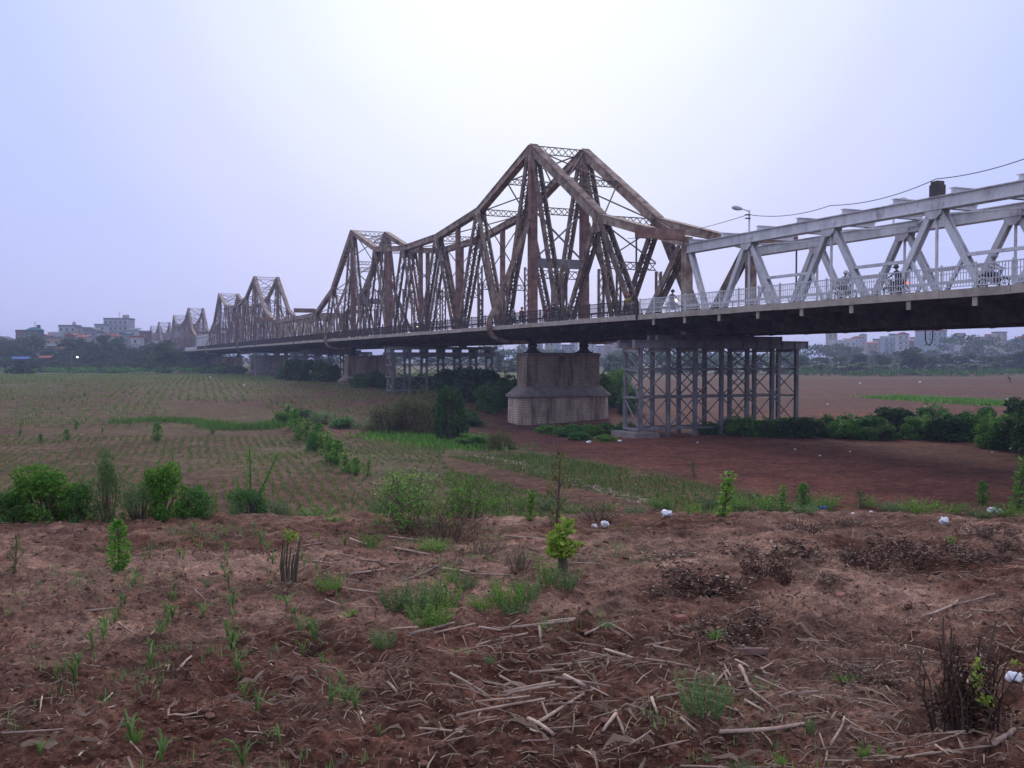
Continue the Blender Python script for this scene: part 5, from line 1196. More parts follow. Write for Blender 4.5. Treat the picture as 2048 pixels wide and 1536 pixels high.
def house(px0, px1, ytop, dep, wall, roof, kind, label, floors=3, group=None, extra=None, rot=0.0, dfac=0.8):
    m = pxm(dep); x = ((px0 + px1) / 2 - 1024) * m; w = (px1 - px0) * m; dd = max(5.0, w * dfac); zt = ZC + (718 - ytop) * m; z0 = gz(x, dep); H = zt - z0
    r = empty('house', (x, dep + dd / 2, z0), rot, label, 'house', group)
    rh = {'flat': 0.0, 'gable': min(2.4, w * 0.22), 'hip': min(2.2, w * 0.22), 'shed': 1.0}[kind]; Hw = H - rh
    mb = MB(); mb.box(-w / 2, w / 2, -dd / 2, dd / 2, -0.5, Hw); mb.build('wall', WALL[wall], r)
    mb = MB(); o = 0.35
    if kind == 'flat':
        mb.box(-w / 2 - 0.15, w / 2 + 0.15, -dd / 2 - 0.15, dd / 2 + 0.15, Hw - 0.25, Hw + 0.01)
        for (a, b, c, d_) in ((-w / 2 - .15, w / 2 + .15, -dd / 2 - .15, -dd / 2 + .05), (-w / 2 - .15, w / 2 + .15, dd / 2 - .05, dd / 2 + .15), (-w / 2 - .15, -w / 2 + .05, -dd / 2 + .05, dd / 2 - .05), (w / 2 - .05, w / 2 + .15, -dd / 2 + .05, dd / 2 - .05)): mb.box(a, b, c, d_, Hw + 0.01, Hw + 0.6)
    elif kind == 'gable': mb.prism([(-w / 2 - o, Hw - 0.1), (w / 2 + o, Hw - 0.1), (w / 2 + o, Hw + 0.08), (0, H), (-w / 2 - o, Hw + 0.08)], (1, 0, 0), (0, 0, 1), (0, 0, 0), dd + 2 * o)
    elif kind == 'hip':
        a, b = w / 2 + o, dd / 2 + o; i, j = a * 0.35, b * 0.25
        mb.add([(-a, -b, Hw), (a, -b, Hw), (a, b, Hw), (-a, b, Hw), (-i, -j, H), (i, -j, H), (i, j, H), (-i, j, H)], [(0, 3, 2, 1), (4, 5, 6, 7), (0, 1, 5, 4), (1, 2, 6, 5), (2, 3, 7, 6), (3, 0, 4, 7)])
    else: mb.add([(-w / 2 - o, -dd / 2 - o, Hw), (w / 2 + o, -dd / 2 - o, Hw), (w / 2 + o, dd / 2 + o, H), (-w / 2 - o, dd / 2 + o, H), (-w / 2 - o, -dd / 2 - o, Hw + 0.15), (w / 2 + o, -dd / 2 - o, Hw + 0.15), (w / 2 + o, dd / 2 + o, H + 0.15), (-w / 2 - o, dd / 2 + o, H + 0.15)], [(0, 3, 2, 1), (4, 5, 6, 7), (0, 1, 5, 4), (1, 2, 6, 5), (2, 3, 7, 6), (3, 0, 4, 7)])
    rf = mb.build('roof', ROOF[roof], r)
    nw = max(1, int(w / 2.6)); fh = 3.3
    for f in range(floors):
        zc = Hw - 1.9 - f * fh
        if zc < 3: break
        for k in range(nw):
            xx = -w / 2 + w * (k + 0.5) / nw
            wf = link(bpy.data.objects.new('window', WFRAME), r); wf.location = (xx, -dd / 2 - 0.02, zc); pn = link(bpy.data.objects.new('pane', WPANE), wf)
        if f < floors - 1 and wall != 'dark teal':
            mb = MB(); mb.box(-w / 2 - 0.1, w / 2 + 0.1, -dd / 2 - 0.55, -dd / 2 + 0.01, zc - 1.35, zc - 1.2); mb.build('ledge', WALL[wall], r)
    if extra == 'tank':
        mb = MB(); mb.lathe([(0.9, Hw + 0.02), (0.9, Hw + 2.2), (0.3, Hw + 2.5)], (w * 0.25, 0, 0), 12); mb.build('water_tank', M['lamp'], r)
    if extra == 'mast':
        mb = MB(); mb.tube([(0, 0, Hw), (0, 0, Hw + 4.0)], 0.09, 5)
        for z in (2.2, 3.0, 3.7): mb.beam((-0.7, 0, Hw + z), (0.7, 0, Hw + z), 0.07, 0.07)
        mb.build('antenna_mast', M['dark_steel'], r)
        mb = MB(); mb.box(w * 0.2, w * 0.36, -dd * 0.2, dd * 0.2, Hw, Hw + 2.4); mb.build('stair_tower', WALL[wall], r)
    if extra == 'balcony':
        mb = MB(); mb.box(-w / 2, w / 2, -dd / 2 - 1.2, -dd / 2 - 0.01, Hw - 3.5, Hw - 3.3); mb.box(-w / 2, w / 2, -dd / 2 - 1.2, -dd / 2 - 1.1, Hw - 3.3, Hw - 2.4); mb.build('balcony', WALL['white'], r)
    return r
GL = 'houses of the far town on the left'
house(53, 79, 654, 470, 'dark teal', 'teal', 'hip', 'dark teal building with a domed teal roof and mast in the far left town', 3, GL, 'mast')
house(32, 54, 662, 480, 'brown', 'brown', 'flat', 'brown flat-roofed house left of the domed teal building', 3, GL)
house(-14, 20, 672, 470, 'grey', 'grey', 'gable', 'grey gabled house at the left end of the far town', 3, GL)
house(80, 95, 668, 478, 'pink', 'red', 'gable', 'pink house with a red roof right of the domed teal building', 3, GL)
house(91, 121, 676, 440, 'ochre', 'grey', 'flat', 'ochre yellow house with a balcony, brightest in the far left town', 3, GL, 'balcony')
house(97, 116, 666, 500, 'pale grey', 'white', 'flat', 'pale grey house behind the ochre yellow one', 3, GL)
house(118, 152, 652, 520, 'pale grey', 'grey', 'flat', 'long pale grey block with a water tank, right of the ochre house', 4, GL, 'tank')
house(130, 150, 666, 480, 'brown', 'red', 'gable', 'small brown house with a red gable below the long pale block', 2, GL)
house(152, 168, 656, 515, 'pink', 'grey', 'flat', 'narrow pink house right of the long pale block', 4, GL)
house(166, 194, 654, 500, 'grey', 'grey', 'gable', 'wide grey gabled house in the middle of the far left town', 3, GL)
house(152, 174, 670, 470, 'cream', 'red', 'shed', 'cream house with a sloping red roof below the narrow pink one', 2, GL)
house(190, 210, 650, 525, 'pale blue', 'grey', 'flat', 'pale blue block left of the tall house with the antenna', 4, GL)
house(208, 256, 638, 540, 'pale grey', 'grey', 'flat', 'tallest pale grey building with antenna and stair tower in the far left town', 4, GL, 'mast')
house(196, 214, 662, 470, 'white', 'brown', 'gable', 'small white house with a brown gable below the tall grey building', 2, GL)
house(214, 236, 668, 465, 'pink', 'red', 'hip', 'pink house with a red hipped roof below the tall grey building', 2, GL)
house(238, 256, 664, 480, 'grey', 'teal', 'gable', 'grey house with a teal gable right of the pink hipped one', 3, GL)
house(256, 276, 656, 500, 'pale grey', 'grey', 'shed', 'pale grey house with a sloping roof right of the tallest building', 3, GL)
house(262, 280, 674, 430, 'white', 'red', 'flat', 'narrow white house with a red roof edge and dark windows beside the dark round tree', 4, GL)
house(280, 296, 664, 450, 'brown', 'grey', 'flat', 'brown house right of the narrow white one', 3, GL)
house(60, 80, 680, 440, 'pale blue', 'blue', 'shed', 'pale blue shed with a blue roof below the domed teal building', 2, GL)
house(296, 312, 682, 445, 'pale grey', 'grey', 'gable', 'low pale grey house half behind the dark round tree', 2, GL)
GR = 'houses of the far town on the right'
walls = ['white', 'pale grey', 'pink', 'cream', 'pale blue', 'grey', 'white', 'brown']; roofs = ['red', 'grey', 'red', 'brown', 'white', 'red', 'red', 'teal']; kinds = ['gable', 'flat', 'hip', 'flat', 'shed', 'gable', 'flat', 'hip']
adj = ['small', 'narrow', 'wide', 'tall', 'plain', 'boxy', 'slim', 'squat']
house(1656, 1674, 654, 600, 'cream', 'white', 'flat', 'tall narrow cream house just right of the tall grey trestle', 4, GR)
house(1668, 1712, 682, 585, 'white', 'white', 'flat', 'long low white house in front of the narrow cream one', 2, GR)
house(1845, 1893, 662, 600, 'pale blue', 'red', 'flat', 'wide pale blue house below the grey span, left of the rope loop', 3, GR)
used = set(); i = 0
for px in list(range(1040, 1270, 17)) + list(range(1676, 2070, 15)):
    w = 11 + (i * 7) % 13; dep = 600 + (i * 37) % 90; yt = 664 + (i * 17) % 22; a, b = walls[i % 8], roofs[(i * 3) % 8]; k = kinds[(i * 5 + i // 8) % 8]
    if px < 1270: yt += 8
    kk = {'flat': 'flat-roofed', 'gable': 'gabled', 'hip': 'hip-roofed', 'shed': 'sloping-roofed'}[k]
    lab = '%s %s house with %s %s top' % (a, kk, b, 'parapet' if k == 'flat' else 'tiled') + (' seen behind the stone pier' if px < 1270 else ' below the grey span')
    house(px, px + w, yt, dep, a, b, k, lab, 3, GR, rot=0.25 * math.sin(i * 1.7)); i += 1
# street light and awnings at the foot of the left town
def point_lamp(px, py, dep, lab):
    m = pxm(dep); x = (px - 1024) * m; z = ZC + (718 - py) * m; z0 = gz(x, dep); r = empty('lit_lamp', (x, dep, z0), 0, lab, 'street lamp')
    mb = MB(); mb.tube([(0, 0, -0.2), (0, 0, z - z0)], [0.09, 0.06], 6); mb.build('pole', M['dark_steel'], r)
    mb = MB(); mb.lathe([(0.1, -0.28), (0.3, -0.12), (0.34, 0.1), (0.12, 0.3)], (0, 0, z - z0 + 0.15), 10); mb.build('lamp_globe', emis('lit_lamp_glow', (1, 0.98, 0.92), 6.0), r, smooth=True)
point_lamp(155, 715, 385, 'lit white lamp globe among the trees below the far left town')
for px0, px1, y, c, lab in ((78, 104, 713, 'red', 'red awning below the ochre house at the field edge'), (22, 60, 715, 'blue', 'blue awning at the foot of the far left town')):
    dep = 384; m = pxm(dep); x = ((px0 + px1) / 2 - 1024) * m; w = (px1 - px0) * m; z = ZC + (718 - y) * m; z0 = gz(x, dep); r = empty('awning', (x, dep, z0), 0, lab, 'awning', 'awnings below the left town')
    mb = MB(); mb.add([(-w / 2, -1.2, z - z0 - 0.6), (w / 2, -1.2, z - z0 - 0.6), (w / 2, 1.2, z - z0 + 0.3), (-w / 2, 1.2, z - z0 + 0.3), (-w / 2, -1.2, z - z0 - 0.52), (w / 2, -1.2, z - z0 - 0.52), (w / 2, 1.2, z - z0 + 0.38), (-w / 2, 1.2, z - z0 + 0.38)], [(0, 3, 2, 1), (4, 5, 6, 7), (0, 1, 5, 4), (1, 2, 6, 5), (2, 3, 7, 6), (3, 0, 4, 7)]); mb.build('canopy', ROOF[c], r)
    for sx in (-1, 1):
        for yy, hh in ((-1.1, z - z0 - 0.55), (1.1, z - z0 + 0.3)): mb = MB(); mb.tube([(sx * (w / 2 - 0.1), yy, -0.2), (sx * (w / 2 - 0.1), yy, hh)], 0.05, 6); mb.build('post', M['dark_steel'], r)
# ------------------------------------------------------------------ people and motorbikes on the near road
def cloth(name, c): return noise_mat(name, [(0.3, tuple(x * 0.7 for x in c)), (0.7, c)], scale=6, rough=0.9)
M['skin'] = noise_mat('skin', [(0.3, (0.36, 0.22, 0.15)), (0.7, (0.42, 0.27, 0.19))], rough=0.6); M['hair'] = cloth('black_hair', (0.02, 0.018, 0.016)); M['trousers'] = cloth('dark_trousers', (0.09, 0.09, 0.11))
M['tyre'] = cloth('tyre_rubber', (0.025, 0.025, 0.026)); M['chrome'] = noise_mat('dull_chrome', [(0.3, (0.4, 0.4, 0.42)), (0.7, (0.55, 0.55, 0.56))], rough=0.35, metal=0.8)
M['headlight'] = emis('lit_headlight', (1.0, 0.88, 0.62), 9.0); M['headglass'] = cloth('unlit_lens', (0.5, 0.5, 0.5)); M['taillight'] = emis('lit_taillight', (1.0, 0.08, 0.03), 5.0)

def skin_body(name, joints, edges, mats, pick, parent=None, root=0, sub=1):
    bm = bmesh.new(); lay = bm.verts.layers.skin.verify(); vs = []
    for p, r in joints:
        v = bm.verts.new(p); v[lay].radius = (r, r) if not isinstance(r, tuple) else r; vs.append(v)
    vs[root][lay].use_root = True
    for a, b in edges: bm.edges.new((vs[a], vs[b]))
    me = bpy.data.meshes.new(name); bm.to_mesh(me); bm.free(); o = bpy.data.objects.new(name, me); COL.objects.link(o)
    o.modifiers.new('s', 'SKIN').use_smooth_shade = True; sd = o.modifiers.new('d', 'SUBSURF'); sd.levels = sub; sd.render_levels = sub
    dg = bpy.context.evaluated_depsgraph_get(); m2 = bpy.data.meshes.new_from_object(o.evaluated_get(dg)); m2.name = name
    bpy.data.objects.remove(o); bpy.data.meshes.remove(me)
    m2.materials.clear()
    for mt in mats: m2.materials.append(mt)
    for p in m2.polygons: p.material_index = pick(p.center)
    return m2

def rider_mesh(shirt, seed):
    j = [((-0.18, 0, 0.86), 0.15), ((-0.16, 0, 1.05), 0.145), ((-0.08, 0, 1.28), 0.155), ((-0.03, 0, 1.42), 0.085), ((0.0, 0, 1.50), 0.055), ((0.03, 0, 1.60), 0.095), ((0.04, 0, 1.70), 0.085)]
    e_ = [(0, 1), (1, 2), (2, 3), (3, 4), (4, 5), (5, 6)]
    for s in (-1, 1):
        b = len(j); j += [((-0.06, s * 0.19, 1.38), 0.07), ((0.10, s * 0.27, 1.17), 0.055), ((0.36, s * 0.30, 1.08), 0.042), ((0.45, s * 0.30, 1.06), 0.038), ((0.51, s * 0.29, 1.03), 0.022)]; e_ += [(2, b), (b, b + 1), (b + 1, b + 2), (b + 2, b + 3), (b + 3, b + 4)]
        b = len(j); j += [((-0.10, s * 0.12, 0.84), 0.105), ((0.26, s * 0.17, 0.80), 0.075), ((0.14, s * 0.17, 0.40), 0.052), ((0.27, s * 0.17, 0.33), 0.04)]; e_ += [(0, b), (b, b + 1), (b + 1, b + 2), (b + 2, b + 3)]
    def pick(c):
        if c.z > 1.47 or (c.x > 0.38 and c.z > 0.95): return 1
        if c.z < 0.90 or (c.x > 0.0 and c.z < 0.96): return 2
        return 0
    return skin_body('person', j, e_, [shirt, M['skin'], M['trousers']], pick)

def make_helmet(c):
    mb = MB(); mb.lathe([(0.02, 0.155), (0.08, 0.14), (0.125, 0.09), (0.145, 0.02), (0.14, -0.05), (0.125, -0.07)], (0.03, 0, 1.66), 14); mb.beam((0.13, 0, 1.66), (0.24, 0, 1.63), 0.2, 0.02); return mb.mesh('helmet', c, True)

def motorbike(paint, lit):
    r = empty('motorbike')
    for x in (-0.62, 0.64):
        mb = MB(); n = 20; prof = [(0.29, -0.035), (0.305, -0.02), (0.31, 0), (0.305, 0.02), (0.29, 0.035)]; vs = []; fs = []
        ring = [(0.25, -0.03), (0.29, -0.04), (0.31, 0.0), (0.29, 0.04), (0.25, 0.03)]
        for i in range(n):
            a = 2 * math.pi * i / n
            for q, yy in ring: vs.append((x + q * math.cos(a), yy, 0.31 + q * math.sin(a)))
        k = len(ring)
        for i in range(n):
            for q in range(k): fs.append((i * k + q, i * k + (q + 1) % k, ((i + 1) % n) * k + (q + 1) % k, ((i + 1) % n) * k + q))
        mb.add(vs, fs); w = mb.build('wheel', M['tyre'], r, smooth=True)
        mb = MB(); mb.lathe([(0.05, -0.06), (0.05, 0.06)], (x, 0, 0.31), 10, axis='y')
        for i in range(8):
            a = math.pi * i / 4; mb.tube([(x, 0, 0.31), (x + 0.26 * math.cos(a), 0, 0.31 + 0.26 * math.sin(a))], 0.006, 4)
        mb.build('rim', M['chrome'], w)
    mb = MB(); mb.tube([(0.40, 0, 0.98), (0.36, 0, 0.80), (0.20, 0, 0.52), (-0.05, 0, 0.46), (-0.35, 0, 0.58), (-0.72, 0, 0.72)], [0.07, 0.10, 0.085, 0.10, 0.12, 0.05], 10); mb.build('body', paint, r, smooth=True)
    mb = MB(); mb.tube([(0.08, 0, 0.72), (-0.2, 0, 0.76), (-0.65, 0, 0.80)], [0.06, 0.12, 0.07], 10); mb.build('seat', M['tyre'], r, smooth=True)
    mb = MB(); mb.tube([(0.42, -0.34, 1.02), (0.46, -0.2, 1.03), (0.46, 0.2, 1.03), (0.42, 0.34, 1.02)], 0.018, 6)
    for s in (-1, 1): mb.tube([(0.46, s * 0.2, 1.03), (0.44, s * 0.28, 1.22)], 0.006, 4); mb.lathe([(0.03, 1.2), (0.05, 1.24), (0.03, 1.28)], (0.44, s * 0.29, 0), 8)
    mb.build('handlebar', M['chrome'], r)
    for s in (-1, 1):
        mb = MB(); mb.tube([(0.43, s * 0.07, 0.85), (0.64, s * 0.07, 0.31)], 0.025, 6); mb.build('fork', M['chrome'], r)
        mb = MB(); mb.tube([(-0.4, s * 0.11, 0.62), (-0.62, s * 0.11, 0.31)], 0.03, 6); mb.build('shock_absorber', M['chrome'], r)
    mb = MB(); mb.tube([(0.64 + 0.34 * math.cos(a), 0, 0.31 + 0.34 * math.sin(a)) for a in (0.4, 0.9, 1.5, 2.1)], 0.05, 6); mb.build('mudguard', paint, r, smooth=True)
    mb = MB(); mb.box(-0.1, 0.15, -0.13, 0.13, 0.28, 0.48); mb.tube([(-0.0, -0.14, 0.3), (-0.6, -0.16, 0.3), (-0.8, -0.16, 0.36)], [0.03, 0.045, 0.04], 8); mb.build('engine', M['chrome'], r)
    mb = MB(); mb.lathe([(0.02, 0.0), (0.085, 0.03), (0.095, 0.08)], (0, 0, 0), 12)
    h = mb.build('headlight', M['headlight'] if lit == 'head' else M['headglass'], r, smooth=True); h.location = (0.56, 0, 0.95); h.rotation_euler = (0, R(-90), 0)
    mb = MB(); mb.box(-0.83, -0.76, -0.07, 0.07, 0.70, 0.78); mb.build('tail_light', M['taillight'] if lit == 'tail' else ROOF['red'], r)
    return r
RB = 'motorbikes crossing on the near bridge road'; RP = 'riders on the near bridge road'
pc = {'red': (0.38, 0.04, 0.05), 'white': (0.62, 0.62, 0.62), 'dark': (0.04, 0.04, 0.05), 'cream': (0.50, 0.42, 0.28), 'yellow': (0.52, 0.38, 0.10), 'grey': (0.30, 0.31, 0.33), 'blue': (0.08, 0.13, 0.32), 'brown': (0.18, 0.11, 0.08), 'pale': (0.48, 0.48, 0.5)}
PM = {k: cloth(k + '_cloth', v) for k, v in pc.items()}; PT = {k: noise_mat(k + '_paint', [(0.3, tuple(x * 0.85 for x in v)), (0.7, v)], rough=0.35, spec=0.5) for k, v in pc.items()}
bikes = {k: None for k in ()}
riders = [(766, -2.2, 'red', 'dark', 'dark', '', 'in red behind the second rusted peak'), (832, -2.6, 'red', 'white', 'red', 'head', 'in red with a lit headlight, left of the curved rib'), (930, -2.6, 'white', 'dark', 'blue', '', 'in white close left of the curved rib'),
          (1028, -2.4, 'white', 'white', 'dark', '', 'in white just right of the curved rib'), (1044, -3.3, 'red', 'red', 'dark', '', 'in a red jacket between the curved rib and the tower post'), (1092, -2.4, 'red', 'dark', 'red', '', 'in red with a dark helmet right of the tower post'),
          (1108, -3.2, 'dark', 'dark', 'dark', '', 'in black beside the red-jacketed one at the tower post'), (1138, -2.4, 'cream', 'white', 'brown', '', 'in cream with a pale helmet under the tower bracing'), (1256, -3.6, 'yellow', 'red', 'dark', '', 'in yellow with a red helmet next to the portal rod'),
          (1345, -3.2, 'brown', 'dark', 'dark', 'head', 'in brown with a lit headlight at the grey span start'), (1690, -2.6, 'pale', 'white', 'white', '', 'in pale clothes on a white bike on the grey span'), (1792, -2.6, 'dark', 'dark', 'dark', 'tail', 'in black with a red tail light on the grey span'), (1985, -2.4, 'pale', 'grey', 'grey', '', 'in pale grey near the rope loop')]
rm = {}
for i, (px, v, shirt, helm, paint, lit, desc) in enumerate(riders):
    k = (43.6 + v) * FPX / math.cos(TH) / (px - 162); u = (k - BO.y - BN.y * v) / BD.y
    p = bw(u, v, Z_DECK - 0.02); rz = BROT + (math.pi if lit != 'tail' else 0)
    b = motorbike(PT[paint], lit); b.location = p; b.rotation_euler = (0, 0, rz); tag(b, paint + ' motorbike under the rider ' + desc.replace('with a ', 'with ').replace('between the curved rib and', 'by'), 'motorbike', RB)
    if shirt not in rm: rm[shirt] = rider_mesh(PM[shirt], i)
    o = link(bpy.data.objects.new('person', rm[shirt])); o.location = p; o.rotation_euler = (0, 0, rz); tag(o, 'person on a motorbike ' + desc.replace('with a lit', 'with lit'), 'person', RP)
    h = link(bpy.data.objects.new('helmet', make_helmet(PT[helm])), o)
# farm worker bending far out in the right field
j = [((0, 0, 0.92), 0.15), ((0.10, 0, 1.12), 0.14), ((0.26, 0, 1.32), 0.15), ((0.36, 0, 1.40), 0.06), ((0.46, 0, 1.47), 0.1)]; e_ = [(0, 1), (1, 2), (2, 3), (3, 4)]
for s in (-1, 1):
    b = len(j); j += [((0.26, s * 0.19, 1.30), 0.065), ((0.38, s * 0.22, 1.02), 0.05), ((0.52, s * 0.14, 0.84), 0.04), ((0.57, s * 0.11, 0.78), 0.03)]; e_ += [(2, b), (b, b + 1), (b + 1, b + 2), (b + 2, b + 3)]
    b = len(j); j += [((0, s * 0.1, 0.88), 0.1), ((0.06 * s, s * 0.12, 0.48), 0.072), ((-0.04, s * 0.12, 0.1), 0.05), ((0.1, s * 0.12, 0.04), 0.035)]; e_ += [(0, b), (b, b + 1), (b + 1, b + 2), (b + 2, b + 3)]
fw = skin_body('person', j, e_, [PM['dark'], M['skin'], M['trousers']], lambda c: 1 if (c.x > 0.44) else (2 if c.z < 0.88 else 0))
x, y, z = gp(2020, 766); o = link(bpy.data.objects.new('person', fw)); o.location = (x, y, z); o.rotation_euler = (0, 0, 2.2); tag(o, 'farm worker in dark clothes stooping out in the brown right field', 'person')
mb = MB(); mb.lathe([(0.26, 0), (0.03, 0.17), (0.005, 0.18)], (0.47, 0, 1.54), 14); link(bpy.data.objects.new('conical_hat', mb.mesh('conical_hat', PM['dark'])), o)
mb = MB(); mb.tube([(0.72, 0.13, -0.02), (0.57, 0.12, 0.78), (0.46, 0.11, 1.35)], 0.02, 6); mb.box(0.70, 0.86, 0.05, 0.21, -0.05, 0.0)
ho = mb.build('hoe', M['bark']); ho.location = (x, y, z); ho.rotation_euler = (0, 0, 2.2); tag(ho, 'hoe held by the stooping farm worker', 'hoe')
# ------------------------------------------------------------------ stalks, straw, clods and litter on the near plot
M['stalk'] = noise_mat('dry_maize_stalk', [(0.25, (0.13, 0.085, 0.065)), (0.45, (0.32, 0.225, 0.17)), (0.62, (0.43, 0.32, 0.235)), (0.78, (0.55, 0.43, 0.30))], scale=7, detail=8, rough=0.8, stretch=(1, 1, 1), jitter=0.38, bump=0.35)
M['straw'] = leaf_mat('dry_straw', (0.12, 0.07, 0.046), (0.40, 0.285, 0.19), trans=0.05)
M['clod'] = noise_mat('soil_clod', [(0.3, (0.075, 0.034, 0.022)), (0.55, (0.145, 0.070, 0.046)), (0.75, (0.23, 0.13, 0.088))], scale=5, rough=0.95)
M['bag_white'] = noise_mat('white_plastic_bag', [(0.3, (0.62, 0.62, 0.64)), (0.7, (0.80, 0.80, 0.80))], scale=6, rough=0.45, spec=0.4); M['bag_blue'] = noise_mat('blue_plastic_bag', [(0.3, (0.08, 0.16, 0.45)), (0.7, (0.14, 0.24, 0.6))], scale=6, rough=0.45)
M['plank'] = noise_mat('reddish_wood', [(0.3, (0.16, 0.09, 0.075)), (0.7, (0.28, 0.18, 0.15))], scale=5, rough=0.9, stretch=(1, 6, 6)); M['brick'] = noise_mat('broken_brick', [(0.3, (0.22, 0.085, 0.06)), (0.7, (0.33, 0.15, 0.11))], scale=9, rough=0.95)

def stalk(a, b, rad, lab, grp, lift=0.0, nodes=None):
    a = Vector(a); b = Vector(b); L = (b - a).length; n = max(3, int(L / 0.09)); g4 = prnd
    off = Vector((g4.gauss(0, 1), g4.gauss(0, 1), 0)) * 0.018 * L * 4; pts = []; rs = []
    for i in range(n + 1):
        t = i / n; p = a.lerp(b, t) + off * (4 * t * (1 - t)) * 0.25 + Vector((g4.gauss(0, 1), g4.gauss(0, 1), 0)) * rad * 0.22
        pts.append(p); rs.append(rad * (1.0 - 0.25 * t))
    # raise it until it only just beds into the soil
    zs = g_fine(np.array([p.x for p in pts]), np.array([p.y for p in pts])); k = np.polyfit(np.linspace(0, 1, n + 1), zs, 1)
    base = np.polyval(k, np.linspace(0, 1, n + 1)); push = max(0.0, float(np.max(zs - base)) * 0.75)
    P = []; RR = []
    for i, p in enumerate(pts):
        p = Vector((p.x, p.y, base[i] + push + rad * 0.45 + lift * 0.5))
        P.append(p); RR.append(rs[i])
        if 0 < i < n and i % 2 == 0:
            d = (b - a).normalized() * 0.006; P += [p + d, p + d * 2]; RR += [rs[i] * 1.16, rs[i]]
    c = P[0].copy(); mb = MB(); mb.tube([p - c for p in P], RR, 7); o = mb.build('maize_stalk', M['stalk'], smooth=True); o.location = c
    tag(o, lab, 'stalk', grp); return o
H1 = 'pale stalks of the heap left of the feathery weed'; L1 = 'thick pale maize stalk in the heap left of the upright feathery weed'
H2 = 'pale stalks of the pile right of the feathery weed'; L2 = 'pale maize stalk in the pile right of the upright feathery weed'
H3 = 'stalks in front of the big weed patch'; L3 = 'pale maize stalk lying in front of the biggest feathery weed patch'
H4 = 'stalks near the front right corner'; L4 = 'pale cane lying near the dark corner shrub'
H5 = 'single stalks among the seedlings'; L5 = 'single dry stalk lying among the maize seedlings'
H6 = 'old stalks behind the weed patch'; L6 = 'thin old stalk in the litter behind the feathery weed patch'
